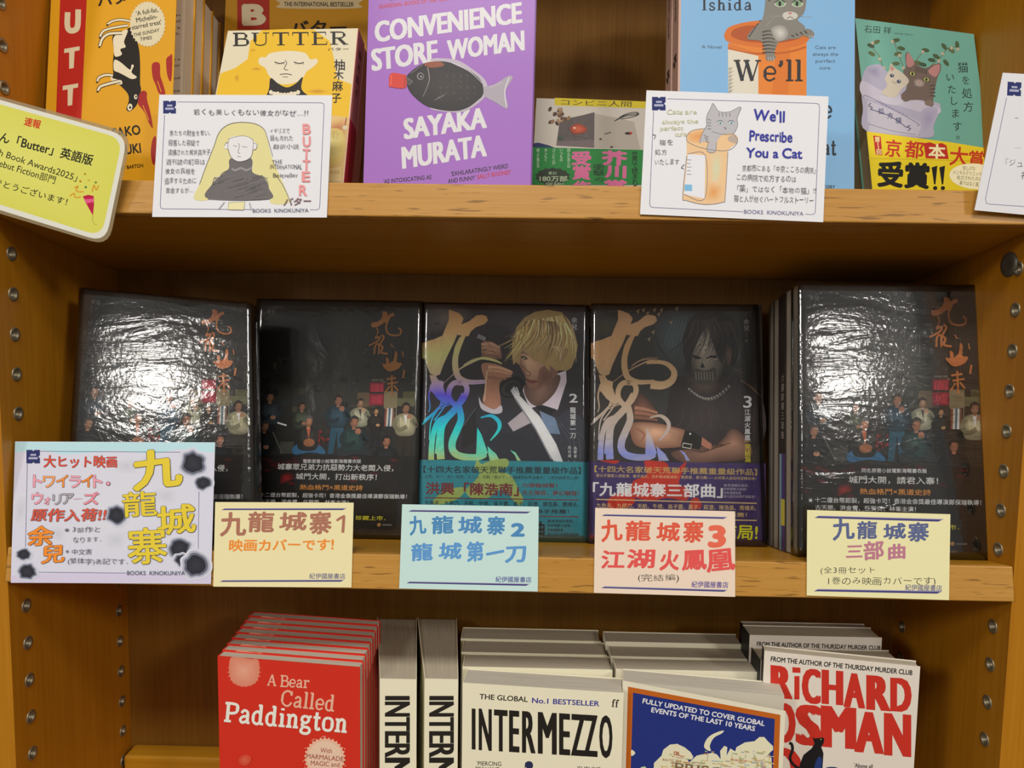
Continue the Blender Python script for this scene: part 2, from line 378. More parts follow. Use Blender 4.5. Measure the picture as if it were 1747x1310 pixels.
def homog(src, dst):
    # 8x8 solve for the projective map src->dst (four points each)
    A = []
    for (x, y), (u, v) in zip(src, dst):
        A.append([x, y, 1, 0, 0, 0, -u*x, -u*y, u]); A.append([0, 0, 0, x, y, 1, -v*x, -v*y, v])
    n = 8
    for i in range(n):
        p = max(range(i, n), key=lambda r: abs(A[r][i])); A[i], A[p] = A[p], A[i]
        d = A[i][i]; A[i] = [a/d for a in A[i]]
        for r in range(n):
            if r != i:
                f = A[r][i]; A[r] = [a - f*b_ for a, b_ in zip(A[r], A[i])]
    h = [A[i][8] for i in range(n)]
    def F(x, y):
        d = h[6]*x + h[7]*y + 1
        return ((h[0]*x+h[1]*y+h[2])/d, (h[3]*x+h[4]*y+h[5])/d)
    return F
class Ink:
    """flat print on one real plane; every drawing call lies a few microns above the one before"""
    def __init__(s, pl, g=1.0, off=3e-5, step=6e-6):
        s.pl = pl; s.g = g; s.off = off; s.step = step; s.parts = {}; s.T = lambda u, v: (u, v)
    def crop(s, x0, y0, k):
        s.T = lambda u, v: (x0 + u/k, y0 + v/k); return s
    def _b(s, part): return s.parts.setdefault(part, MB())
    def up(s): s.off += s.step
    def P(s, u, v): return s.pl.pt(*s.T(u, v), s.off)
    def tri(s, part, pts, tris, col):
        b = s._b(part); q = [s.P(*p) for p in pts]
        for t in tris: b.face([q[i] for i in t], col)
    def poly(s, part, pts, col, sm=False):
        s.up()
        if sm: pts = smooth(pts, True)
        f = tessellate_polygon([[V((p[0], p[1], 0)) for p in pts]])
        s.tri(part, pts, f, ccol(col, s.g))
    def rect(s, part, x0, y0, x1, y1, col): s.poly(part, [(x0, y0), (x1, y0), (x1, y1), (x0, y1)], col)
    def ell(s, part, cx, cy, rx, ry, col, rot=0, n=22):
        a = math.radians(rot); pts = []
        for i in range(n):
            t = 2*math.pi*i/n; x, y = rx*math.cos(t), ry*math.sin(t)
            pts.append((cx + x*math.cos(a) - y*math.sin(a), cy + x*math.sin(a) + y*math.cos(a)))
        s.poly(part, pts, col)
    def star(s, part, cx, cy, r0, r1, n, col, ry=1.0):
        s.poly(part, [(cx + (r0 if i % 2 else r1)*math.cos(math.pi*i/n), cy + ry*(r0 if i % 2 else r1)*math.sin(math.pi*i/n)) for i in range(2*n)], col)
    def glow(s, part, pts, cc, ec, ctr=None, sm=True, rings=3):
        """printed blend from a centre colour to an edge colour"""
        s.up()
        if sm: pts = smooth(pts, True, 4)
        cx = sum(p[0] for p in pts)/len(pts); cy = sum(p[1] for p in pts)/len(pts)
        if ctr: cx, cy = ctr
        a, e = ccol(cc, s.g), ccol(ec, s.g); b = s._b(part); n = len(pts)
        for k in range(rings):
            t0, t1 = k/rings, (k+1)/rings
            c0 = tuple(a[i]*(1-t0)+e[i]*t0 for i in range(4)); c1 = tuple(a[i]*(1-t1)+e[i]*t1 for i in range(4))
            for i in range(n):
                p, q = pts[i], pts[(i+1) % n]
                I = lambda z, t: s.P(cx+(z[0]-cx)*t, cy+(z[1]-cy)*t)
                if k == 0: b.face([I(p, 0), I(p, t1), I(q, t1)], [c0, c1, c1])
                else: b.face([I(p, t0), I(p, t1), I(q, t1), I(q, t0)], [c0, c1, c1, c0])
    def grad(s, part, left, right, cols):
        """ribbon between two point rows, one colour per row station"""
        s.up(); b = s._b(part); c = [ccol(x, s.g) for x in cols]
        for i in range(len(left)-1):
            b.face([s.P(*left[i]), s.P(*right[i]), s.P(*right[i+1]), s.P(*left[i+1])], [c[i], c[i], c[i+1], c[i+1]])
    def stroke(s, part, pts, wd, col, sm=True, w1=None, lift=True, cols=None, capr=True):
        if lift: s.up()
        if sm and len(pts) > 2: pts = smooth(pts, False, 5)
        n = len(pts); L = []; Rr = []
        for i in range(n):
            a, b_ = pts[max(0, i-1)], pts[min(n-1, i+1)]
            dx, dy = b_[0]-a[0], b_[1]-a[1]; l = math.hypot(dx, dy) or 1
            t = i/(n-1)
            ww = wd if w1 is None else (w1(t)*wd if callable(w1) else wd*(1-t) + w1*t)
            nx, ny = -dy/l*ww/2, dx/l*ww/2
            L.append((pts[i][0]+nx, pts[i][1]+ny)); Rr.append((pts[i][0]-nx, pts[i][1]-ny))
        b = s._b(part)
        for i in range(n-1):
            if cols: 
                def cc(t):
                    k = t*(len(cols)-1); j = min(int(k), len(cols)-2); f = k-j
                    a0, a1 = ccol(cols[j], s.g), ccol(cols[j+1], s.g); return tuple(a0[q]*(1-f)+a1[q]*f for q in range(4))
                c0, c1 = cc(i/(n-1)), cc((i+1)/(n-1)); cl = [c0, c0, c1, c1]
            else: cl = ccol(col, s.g)
            b.face([s.P(*L[i]), s.P(*Rr[i]), s.P(*Rr[i+1]), s.P(*L[i+1])], cl)
    def _glyphs(s, part, items, col, bold):
        b = s._b(part); c = ccol(col, s.g)
        if isinstance(bold, tuple): sh = [(bold[0]*a/2, bold[1]*c_) for a in (-2, -1, 1, 2) for c_ in (-1, 1)] + [(0, 0)]
        else: sh = [(0, 0)] if not bold else [(bold*math.cos(a), bold*math.sin(a)) for a in [k*math.pi/3 for k in range(6)]] + [(0, 0)]
        for (vs, fs, M) in items:
            o0 = s.off
            for n_, (dx, dy) in enumerate(sh):
                s.off = o0 + n_*7e-7
                q = [s.P(*M(x+dx, y+dy)) for x, y in vs]
                for f in fs: b.face([q[i] for i in f], c)
            s.off = o0
        if bold: s.off += 7*7e-7
    def text(s, part, st, x0, y0, x1, y1, h, col, bold=0, shear=0, hand=0, fit=True, outline=None, grow=0):
        """baseline from (x0,y0) to (x1,y1), height h, all in the current drawing coordinates"""
        global _thin
        _thin = bool(hand >= .8 and not bold)
        s.up(); cj = cjk(st)
        lo, hi = (-.09, .85) if cj else (0, .70)
        if st and all(ord(c) < 0x2e00 or c in '・、。「」…' for c in st) and not cj: lo, hi = 0, .70
        tot = 0; lay = []
        for c in st:
            vs, fs, ad = glyph(c)
            if vs and ord(c) < 0x2e00 and cj: vs = [(x, y*1.08) for x, y in vs]
            lay.append((tot, vs, fs)); tot += ad
        xs = [a+x for a, vs, fs in lay for x, y in vs]; mn, mxx = min(xs), max(xs)
        L = math.hypot(x1-x0, y1-y0); ex, ey = (x1-x0)/L, (y1-y0)/L; ux, uy = ey, -ex
        k = L/(mxx-mn); hk = h/(hi-lo)
        it = []
        rr = random.Random(len(st)*7+int(x0))
        for n_, (a, vs, fs) in enumerate(lay):
            if not vs: continue
            ja = rr.uniform(-.12, .12)*hand; jy = rr.uniform(-.07, .07)*hand; js = 1 + rr.uniform(-.12, .12)*hand
            gr = 1 + grow*(n_/max(1, len(lay)-1))
            def M(x, y, a=a, ja=ja, jy=jy, js=js, gr=gr):
                cx = .5; xx, yy = (x-cx)*js*gr, (y-.35)*js*gr
                xx, yy = xx*math.cos(ja)-yy*math.sin(ja)+cx, xx*math.sin(ja)+yy*math.cos(ja)+.35+jy
                X = (a+xx-mn)*k; Y = (yy-lo)*hk; X += Y*shear
                return (x0+ex*X+ux*Y, y0+ey*X+uy*Y)
            it.append((vs, fs, M))
        if outline:
            s._glyphs(part, it, outline[0], outline[1]); s.up()
        s._glyphs(part, it, col, bold); _thin = False
    def vtext(s, part, st, x0, y0, x1, y1, size, col, bold=0, hand=0):
        """upright characters set one under another; (x,y) are the centres of the first and last"""
        n = len(st)
        for i, c in enumerate(st):
            t = i/max(1, n-1); cx, cy = x0+(x1-x0)*t, y0+(y1-y0)*t
            if c in 'ー｜': 
                s.stroke(part, [(cx, cy-size*.4), (cx, cy+size*.4)], size*.09, col, False); continue
            vs, fs, ad = glyph(c)
            if not vs: continue
            o = (.5, .38) if ord(c) > 0x2e00 else (ad/2, .34)
            s.off += s.step*.2
            k = size; M = lambda x, y: (cx+(x-o[0])*k, cy-(y-o[1])*k)
            s._glyphs(part, [(vs, fs, M)], col, bold)
    def ser(s, part, st, x0, y0, x1, y1, h, col, wt=.17, contrast=1.0, gap=.03, shear=0):
        """roman or slab letters from the pen-stroke alphabet"""
        s.up(); tot = sum(SER[c][0]+gap for c in st) - gap
        L = math.hypot(x1-x0, y1-y0); ex, ey = (x1-x0)/L, (y1-y0)/L; ux, uy = ey, -ex
        kx = L/tot; a = 0
        for c in st:
            for pts, wd, sm in SER[c][1]:
                q = []
                for (x, y) in pts:
                    X = (a+x)*kx + y*h*shear; Y = y*h; q.append((x0+ex*X+ux*Y, y0+ey*X+uy*Y))
                ww = wt*(1-(1-wd)*contrast)*(kx*.5+h*.5)
                s.stroke(part, q, ww, col, bool(sm), lift=False); s.off += 5e-7
            a += SER[c][0]+gap
    def finish(s, parent, mat, extra=None):
        o = []
        for k, b in s.parts.items():
            if b.f: o.append(b.build(k.split('#')[0], (extra or {}).get(k, mat), parent))
        s.parts = {}
        return o
# ------------------------------------------------------------------ books and cards
def lerp(a, b, t): return a + (b-a)*t
def quad_px(pl, q, off=0): return [pl.pt(u, v, off) for u, v in q]
def to_base(pl, tl, tr, S, n=SU, rollv=None):
    """cover corners from the two top corner pixels; the sides run down the plane to the shelf"""
    A, B = pl.pt(*tl), pl.pt(*tr)
    up = (n - pl.n*n.dot(pl.n)).normalized()
    if rollv: up = Matrix.Rotation(math.radians(rollv), 3, pl.n) @ up
    o = []
    for p in (A, B): o.append(p - up * ((p-S).dot(n) / up.dot(n)))
    return [A, B, o[1], o[0]]
def book(label, q, bk, th, cover='#ffffff', spine='L', pages='#d8d2c4', spinecol=None, back=None, group=None,
         name='book', cat='book', g=1.0, cvt=.0005, inset=.0012, mat=None, pg=1.0):
    mat = mat or M_GLOSS
    bot = (q[2]+q[3])/2 + bk*th/2
    root = empty(name, bot, label, cat, group)
    TL, TR, BR, BL = q; cc = ccol(cover, g)
    rt = (TR-TL).normalized(); up = (TL-BL).normalized()
    fb = MB(); fb.prism(q, bk, 0, cvt, cc); fr = fb.build('front_cover', mat, root)
    sp = ccol(spinecol or cover, g)
    l = -.0002 if spine == 'L' else inset; r = -.0002 if spine == 'R' else inset
    iq = [TL + rt*l - up*inset*.6, TR - rt*r - up*inset*.6, BR - rt*r + up*.0004, BL + rt*l + up*.0004]
    pb = MB(); pb.prism(iq, bk, cvt, th-cvt, ccol(pages, pg)); pb.build('page_block', M_PAGE, root)
    bb = MB(); bb.prism(q, bk, th-cvt, th, ccol(back or cover, g)); bb.build('back_cover', mat, root)
    e0, e1 = (TL, BL) if spine == 'L' else (TR, BR); dr = -rt if spine == 'L' else rt
    sb = MB(); sb.prism([e0, e0 + dr*cvt, e1 + dr*cvt, e1], bk, 0, th, sp); sb.build('spine', mat, root)
    return root, fr
def copy_book(root, dloc, scale=1.0, label=None, group=None, sx=1.0):
    c = root.copy(); COL.objects.link(c); c.location = root.location + dloc
    c.scale = (sx, 1, scale)
    if label: c['label'] = label
    if group: c['group'] = group
    for ch in root.children:
        if ch.name.startswith('plastic_wrap'): continue
        k = ch.copy(); COL.objects.link(k); k.parent = c
    return c
def card(name, label, pl, q, col, group=None, cat='card', th=.0004, g=1.0, mat=None):
    m = MB(); m.prism(quad_px(pl, q), pl.bk, 0, th, ccol(col, g))
    cen = sum((V(p) for p in quad_px(pl, q)), V((0, 0, 0)))/len(q)
    o = m.build(name, mat or M_CARD, loc=cen); tag(o, label, cat, group); return o

def pj(p):
    d = p - CP; return (873.5+FPX*d.dot(RT)/d.dot(FW), 655-FPX*d.dot(UP)/d.dot(FW))
# ================================================================== MIDDLE SHELF
def foot(pl, top, thru, S=S2, n=SU):
    a, b_ = pl.pt(*top), pl.pt(*thru); d = b_ - a
    return a + d * ((S-a).dot(n) / d.dot(n)) + n*.0004
def mid_book(label, footpx, yw, TLp, TRp, BLp, BRp, th, **k):
    pl = mid_plane(*footpx, yw)
    q = [pl.pt(*TLp), pl.pt(*TRp), foot(pl, TRp, BRp), foot(pl, TLp, BLp)]
    r, fr = book(label, q, pl.bk, th, **k)
    return pl, q, r, fr
def band(pl, q4, fr, col, g=1.0, name='paper_band', mat=None):
    m = MB(); m.prism([pl.pt(u, v, .0012) for u, v in q4], pl.bk, 0, .0011, ccol(col, g))
    return m.build(name, mat or M_GLOSS, fr)
def wrap(pl, q, root, th, mat, pad=.0006):
    TL, TR, BR, BL = q; rt = (TR-TL).normalized(); up = (TL-BL).normalized()
    # the film is gently puckered: a fine grid that bulges off the cover, closed round the sides
    nx, nz = 24, 32; fr_ = []
    rr = random.Random(int(q[0].x*1000))
    fl = [(rr.uniform(2, 5), rr.uniform(6, 16), rr.uniform(0, 6), rr.uniform(.1, .3)) for _ in range(5)]
    for j in range(nz+1):
        row = []
        for i in range(nx+1):
            a, b_ = i/nx, j/nz
            p = lerp(lerp(TL - rt*pad + up*pad, TR + rt*pad + up*pad, a), lerp(BL - rt*pad, BR + rt*pad, a), b_)
            e = min(a, 1-a, b_, 1-b_)*10; e = min(1, max(0, e))
            h = sum(w_*math.sin(fx*a + fz*b_ + ph) for fx, fz, ph, w_ in fl)
            row.append(p - pl.bk*(.0018 + e*.0004*(1+h*.7)))
        fr_.append(row)
    m = MB(); c = (1, 1, 1, 1)
    for j in range(nz):
        for i in range(nx): m.face([fr_[j][i], fr_[j+1][i], fr_[j+1][i+1], fr_[j][i+1]], c)
    rim = [fr_[0][i] for i in range(nx+1)] + [fr_[j][nx] for j in range(1, nz+1)] + [fr_[nz][i] for i in range(nx-1, -1, -1)] + [fr_[j][0] for j in range(nz-1, 0, -1)]
    for i in range(len(rim)):
        a, b_ = rim[i], rim[(i+1) % len(rim)]
        m.face([a, b_, b_ + pl.bk*(th+.0022), a + pl.bk*(th+.0022)], c)
    return m.build('plastic_wrap', mat, root, smooth=True)
GM = 1.6   # print albedo calibration
BLACKC = '#211e1b'
B1 = mid_book('glossy black novel in crumpled plastic wrap, leaning against the left bookcase side', (270, 929), 2.5, (138, 492), (427, 517), (111, 925), (433, 925), .022, cover=BLACKC, g=GM, spine='R', spinecol='#1a1614', group=None)
B2 = mid_book('black film cover novel standing behind the cream card with brown brush lettering', (655, 919.8), 0, (440, 511), (720, 515), (417, 855), (711, 920), .022, cover=BLACKC, g=GM, spine='R', spinecol='#1a1614')
B3 = mid_book('novel with a blond swordsman, hologram lettering and a teal paper band', (1004, 926), 0, (722, 517), (1004, 522), (711, 922), (1003, 926), .022, cover='#2c2628', g=GM, spine='R', spinecol='#1a1614')
B4 = mid_book('novel with a masked man, foil lettering and a purple paper band', (1305, 933), 0, (1009, 519), (1291, 521), (1004, 929), (1307, 933), .022, cover='#2e2826', g=GM, spine='R', spinecol='#1a1614')
B5 = mid_book('plastic wrapped black novel at the front of the right stack, above the cream trilogy card', (1690, 956), 0, (1361, 484), (1687, 488), (1361, 952), (1700, 957), .0142, cover='#262320', g=GM, spine='R', pages='#b0a898', spinecol='#1a1614')
# volumes behind the front one, their fore-edges or spines showing on the left
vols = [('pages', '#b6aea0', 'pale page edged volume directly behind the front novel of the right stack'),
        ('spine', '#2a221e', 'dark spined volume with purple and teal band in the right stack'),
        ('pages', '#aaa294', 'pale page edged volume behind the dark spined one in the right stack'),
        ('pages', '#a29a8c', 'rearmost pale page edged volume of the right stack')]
pl5, q5 = B5[0], B5[1]
for i, (kd, pc, lb) in enumerate(vols):
    d = .0158*(i+1)
    q = [p + pl5.bk*d for p in q5]; rt = (q[1]-q[0]).normalized()
    q = [q[0] + rt*(.0012*(i % 2)) - SU*.0008*i, q[1] - SU*.0008*i, q[2], q[3] + rt*(.0012*(i % 2))]
    r, fr = book(lb, q, pl5.bk, .0146, cover='#2a2420', spine='R' if kd == 'pages' else 'L', spinecol='#2a221e', pages=pc, g=GM, pg=1.0, group='novels stacked on the right of the middle shelf')
    if kd == 'spine':
        # band and print on the visible spine
        n2 = -rt; ps = Pl(q[0] - rt*.0005, n2)
        for (z0, z1, cx, w0, w1) in ((.0, .085, '#4a3468', 0, .62), (.0, .085, '#4a90a0', .62, .8), (.0, .085, '#8a8890', .8, 1.0), (.022, .045, '#b0a840', .05, .7)):
            m = MB(); a = q[3] - rt*(.00055 + (.0001 if z0 else 0)); up = (q[0]-q[3]).normalized()
            m.face([a + up*z0 + pl5.bk*.0146*w0, a + up*z0 + pl5.bk*.0146*w1, a + up*z1 + pl5.bk*.0146*w1, a + up*z1 + pl5.bk*.0146*w0], ccol(cx, GM)); m.build('spine_band', M_GLOSS, r)
        m = MB(); up = (q[0]-q[3]).normalized()
        for j, ch in enumerate('九龍城寨三部曲'):
            vs, fs, ad = glyph(ch); o0 = q[3] - rt*.00062 + up*(.150-.0085*j) + pl5.bk*.0028
            P3 = [o0 + pl5.bk*(.0078*x) + up*(.0078*y) for x, y in vs]
            for f in fs: m.face([P3[t] for t in f][::-1], ccol('#b0a8a0', 1))
        m.build('spine_title', M_MATTE, r)

# ---------------------------------------------------------------- shared film-poster cover print
C5 = (1290, 460, 3.823)
src = [((u-C5[0])*C5[2], (v-C5[1])*C5[2]) for u, v in ((1361, 484), (1687, 488), (1690.7, 789.6), (1361, 791))]
def person(k, x, y, s, coat, skin='#8a6850', hair='#241c18', lean=0, sit=0, flip=1, arm=None, shirt=None, legs='#1c1a1c', hat=None):
    """a small generic figure of the poster: legs, coat, arms, neck, head, hair; x,y = centre of head"""
    X = lambda a, b_: (x + flip*a*s + lean*b_*s*.3, y + b_*s)
    p = 'cover_figures'
    if sit:
        k.poly(p, [X(-1.2, 3.6), X(1.2, 3.6), X(2.6, 4.4), X(3, 5.4), X(.4, 5.2), X(-2, 5.6), X(-2.6, 4.6)], legs, True)
    else:
        k.poly(p, [X(-1.1, 4), X(1.1, 4), X(1.3, 9.5), X(.3, 9.5), X(0, 5.4), X(-.5, 9.5), X(-1.5, 9.5)], legs)
    k.glow(p, [X(-.6, .9), X(.6, .9), X(1.7, 1.5), X(1.9, 3), X(1.5, 4.6), X(0, 4.9), X(-1.5, 4.6), X(-1.9, 3), X(-1.7, 1.5)], coat[0], coat[1])
    if shirt: k.poly(p, [X(-.35, 1), X(.35, 1), X(.15, 3)], shirt)
    k.stroke(p, [X(-1.5, 1.7), X(-1.9, 3), X(-.9, 3.8), X(.3, 3.2)], .75*s, coat[1])
    k.stroke(p, [X(1.5, 1.7), X(2, 3.1), X(1.0, 3.9 if arm != 'up' else 2.0)], .75*s, coat[1])
    if arm == 'up': k.ell(p, *X(.7, 1.5), .45*s, .5*s, skin)
    else: k.ell(p, *X(.6, 3.6), .5*s, .38*s, skin)
    for a, b_ in ((-.9, 1.6), (.7, 1.8)): k.stroke(p, [X(a, b_), X(a*.8, b_+1.6)], .16*s, coat[0])
    k.stroke(p, [X(0, .5), X(0, 1.2)], .55*s, skin)
    k.glow(p, [X(-.62, -.3), X(0, -.95), X(.62, -.3), X(.52, .5), X(0, .95), X(-.52, .5)], skin, '#6e4e3c', ctr=X(.2, -.1))
    k.poly(p, [X(-.72, .1), X(-.7, -.7), X(0, -1.15), X(.7, -.75), X(.7, -.1), X(.5, -.5), X(-.3, -.55), X(-.5, .1)], hair)
    for e in (-.25, .3): k.ell(p, *X(e, -.05), .09*s, .05*s, '#1a1210')
    k.stroke(p, [X(-.12, .5), X(.26, .48)], .06*s, '#5a302a')
def poster(pl, q4, fr, g, title='#a8683c', city=True):
    k = Ink(pl, g, step=2.5e-6); F = homog(src, q4); k.T = F
    p = 'cover_picture'
    k.poly(p, [(285, 100), (1510, 110), (1520, 1255), (285, 1255)], '#24221f')
    # hazy blocks of the walled city
    rr = random.Random(3)
    k.glow(p, [(330, 640), (600, 420), (1000, 430), (1300, 600), (1400, 900), (900, 1000), (380, 960)], '#37362f', '#24221f')
    for i in range(70):
        x = rr.uniform(300, 1480); y = rr.uniform(520, 900); wd = rr.uniform(14, 60); h = rr.uniform(8, 50)
        k.rect(p, x, y, min(x+wd, 1510), y+h, rr.choice(['#2e2d28', '#35342c', '#1b1a18', '#403c30', '#2a3030', '#231f1c']))
    for i in range(60):
        x = rr.uniform(860, 1500); y = rr.uniform(300, 1000)
        k.rect(p, x, y, min(1512, x+rr.uniform(2, 26)), y+rr.uniform(2, 6), rr.choice(['#6a6858', '#55503e', '#7a7460', '#4c4a40']))
    for x in (940, 965, 1040, 1065, 1240, 1300, 1330): k.rect(p, x, 230+rr.uniform(0, 200), x+4, 960, '#3c3a32')
    for x, y, w_, h, c in ((1260, 780, 100, 120, '#6a604a'), (1060, 790, 90, 110, '#5a4c38'), (1360, 830, 130, 60, '#5a5a40'), (500, 1160, 100, 90, '#3a3a34'), (1400, 780, 100, 50, '#4c4830')): k.rect(p, x, y, x+w_, y+h, c)
    for i in range(9): k.rect(p, 1262+i*11, 785, 1266+i*11, 900, '#8a7c5c')
    for i in range(5): k.poly(p, [(1272+i*14, 905), (1284+i*14, 905), (1288+i*14, 1040), (1268+i*14, 1040)], ['#7a3c34', '#a8a898', '#48586a', '#c8c4b4', '#6a4a3a'][i])
    k.stroke(p, [(1265, 905), (1355, 900), (1352, 1050)], 5, '#8a8470', False)
    k.rect('sign_box', 1150, 715, 1258, 785, '#7c2230'); k.rect('sign_box#2', 1150, 800, 1258, 885, '#7c2230')
    for y in (720, 805): 
        k.text('sign_box' if y == 720 else 'sign_box#2', '圍' if y == 720 else '城', 1165, y+66, 1245, y+66, 60, '#b03a48')
    k.text('sign_caption', '九龍城寨之圍城', 1155, 705, 1250, 705, 16, '#8a8880')
    A = ('#3c444a', '#22282c'); G_ = ('#4c5442', '#262a22')
    person(k, 405, 830, 42, A, lean=.1, arm=None, flip=1, hair='#1c1816')
    person(k, 650, 900, 34, G_, skin='#8c6048', arm=None)
    person(k, 1085, 870, 36, ('#a8a690', '#6a6a58'), skin='#a08068', hair='#2c2420', arm='up', shirt='#3a3a38')
    person(k, 920, 850, 42, ('#2c4858', '#182830'), skin='#8a5c48', arm='up', legs='#24485a')
    person(k, 1425, 905, 42, ('#b0aa8e', '#6c6852'), skin='#8c6850', arm='up', legs='#2a241c', shirt='#e0dcc8')
    person(k, 1205, 930, 28, ('#2c241c', '#1a1614'), skin='#b08858')
    person(k, 378, 1050, 42, ('#1c2020', '#121414'), skin='#9a7056', hair='#3a3634', lean=-.2)
    person(k, 705, 1010, 44, ('#34322e', '#1c1a18'), skin='#b07a58', hair='#4c4c48', sit=1, shirt='#a8583c', legs='#2c5878')
    person(k, 1045, 1010, 46, ('#28443e', '#18282a'), skin='#94624a', hair='#2a2624', sit=1, arm='up', legs='#22282a')
    person(k, 1290, 1150, 44, ('#22262a', '#141618'), skin='#a06850', hair='#141010', sit=0)
    k.ell('cover_figures', 715, 1165, 42, 30, '#8c5a3c')
    k.stroke('cover_figures', [(470, 1020), (540, 1040)], 12, '#c8c4b8'); k.stroke('cover_figures', [(440, 1090), (520, 1250)], 10, '#4a4c44')
    for i in range(14): k.ell('cover_figures', rr.uniform(780, 860), rr.uniform(1080, 1180), 8, 12, rr.choice(['#7a2420', '#5a1c18', '#a8605a']))
    # brush title
    t = 'title'
    k.poly(t, [(1225, 180), (1262, 190), (1255, 235), (1240, 262), (1200, 292), (1150, 300), (1145, 268), (1195, 255), (1222, 222)], title, True)
    k.stroke(t, [(1240, 262), (1280, 215), (1312, 200)], 26, title); k.stroke(t, [(1275, 235), (1255, 290), (1270, 345), (1320, 362), (1362, 352), (1366, 318), (1345, 305)], 13, title)
    k.stroke(t, [(1180, 295), (1195, 330), (1188, 352)], 9, title)
    k.stroke(t, [(1190, 362), (1178, 385), (1212, 372), (1195, 405), (1130, 440)], 13, title); k.stroke(t, [(1222, 358), (1240, 378), (1215, 430), (1235, 450), (1225, 490), (1275, 500)], 15, title)
    k.stroke(t, [(1175, 505), (1180, 440), (1205, 430), (1208, 505)], 13, title)
    k.stroke(t, [(1295, 425), (1312, 450)], 8, title)
    k.poly(t, [(1262, 530), (1285, 540), (1290, 572), (1320, 545), (1330, 480), (1348, 500), (1345, 560), (1382, 570), (1360, 610), (1300, 632), (1262, 615), (1235, 575), (1265, 575)], title, True)
    k.stroke(t, [(1385, 480), (1392, 520)], 8, title); k.stroke(t, [(1405, 620), (1395, 680)], 14, title)
    k.stroke(t, [(1272, 690), (1345, 680)], 14, title); k.stroke(t, [(1280, 725), (1360, 712)], 12, title); k.stroke(t, [(1312, 660), (1318, 810)], 14, title); k.stroke(t, [(1300, 740), (1268, 790)], 12, title); k.stroke(t, [(1330, 735), (1362, 775)], 12, title)
    k.text('author_name', '余兒', 345, 200, 410, 203, 34, '#8c8a84')
    k.finish(fr, M_GLOSS)
poster(B1[0], [(138, 492), (427, 517), (431, 777), (119, 777)], B1[3], 1.9)
poster(B2[0], [(440, 511), (720, 515), (714, 779), (425, 777)], B2[3], 1.9, title='#8c5c2c')
poster(B5[0], [(1361, 484), (1687, 488), (1690.7, 789.6), (1361, 791)], B5[3], 1.9)

# black bands of the three film covers
def film_band(pl, q, fr, l1, l2, mapq, tail, red=True):
    bd = band(pl, q, fr, '#1c1917', GM)
    k = Ink(pl, GM, off=.00122); k.T = homog([(275, 120), (1552, 135), (1568, 752), (275, 735)], mapq)
    p = 'band_print'
    rr = random.Random(5)
    for i in range(26 if red else 0):
        x = rr.uniform(300, 1400); y = 135 + abs(rr.gauss(0, 1))*70
        k.glow(p, [(x-40, y), (x, y-14), (x+44, y+6), (x+6, y+20)], rr.choice(['#5c1a1a', '#4c1416', '#3c1214']), '#1c1917')
    k.glow(p, [(540, 260), (620, 250), (640, 300), (570, 330), (530, 340)], '#8c2020', '#1c1917')
    T = 'band_lettering'
    k.text(T, '同名原著小說電影海報書衣版' if 0 else l1, 698, 180, 1128, 182, 30, '#d8d4cc', bold=.01)
    k.text(T, l2[0], *l2[1], 48, '#d0ccc4', bold=.01)
    if len(l2) > 2: k.text(T, l2[2], *l2[3], 48, '#d0ccc4', bold=.01)
    yo = tail
    k.text(T, '熱血格鬥×黑道史詩', 685, 322+yo, 1150, 330+yo, 40, '#c8883c', bold=.012)
    k.star(T, 360, 362+yo, 8, 17, 5, '#d4d0c8'); k.text(T, '十二億台幣鉅製，超強卡司！香港金像獎最佳導演鄭保瑞執導！', 388, 376+yo, 1480, 395+yo, 36, '#d4d0c8', bold=.01)
    k.text(T, '古天樂、洪金寶、任賢齊、林峯主演！', 390, 425+yo, 1050, 437+yo, 34, '#d4d0c8', bold=.01)
    k.text(T, '電影海報書衣版，珍藏上市．', 700, 545+yo, 1330, 555+yo, 34, '#c8c030', bold=.01)
    k.ell(T, 1285, 645, 14, 14, '#a07840'); k.rect(T, 1310, 640, 1380, 652, '#6a6660')
    k.finish(bd, M_GLOSS)
    return bd
film_band(B5[0], [(1361, 791), (1690.7, 795), (1700, 956), (1361, 951)], B5[3], '同名原著小說電影海報書衣版', ('城門大開，請君入寨！', (612, 248, 1200, 258)), [(1361, 791), (1690.7, 795), (1700, 956), (1361, 951)], 0)
film_band(B2[0], [(421, 777), (714, 779), (711, 919.5), (413, 916)], B2[3], '電影原著小說電影海報書衣版', ('城寨眾兄弟力抗惡勢力大老闆入侵，', (510, 228, 1370, 245), '城門大開，打出新秩序！', (650, 302, 1250, 312)), [(421, 777), (714, 779), (711, 919.5), (413, 916)], 58)
film_band(B1[0], [(119, 777), (431, 777), (433, 928), (111, 936)], B1[3], '電影原著小說電影海報書衣版', ('城寨眾兄弟力抗惡勢力大老闆入侵，', (510, 228, 1370, 245), '城門大開，打出新秩序！', (650, 302, 1250, 312)), [(119, 777), (431, 777), (433, 928), (111, 936)], 45)

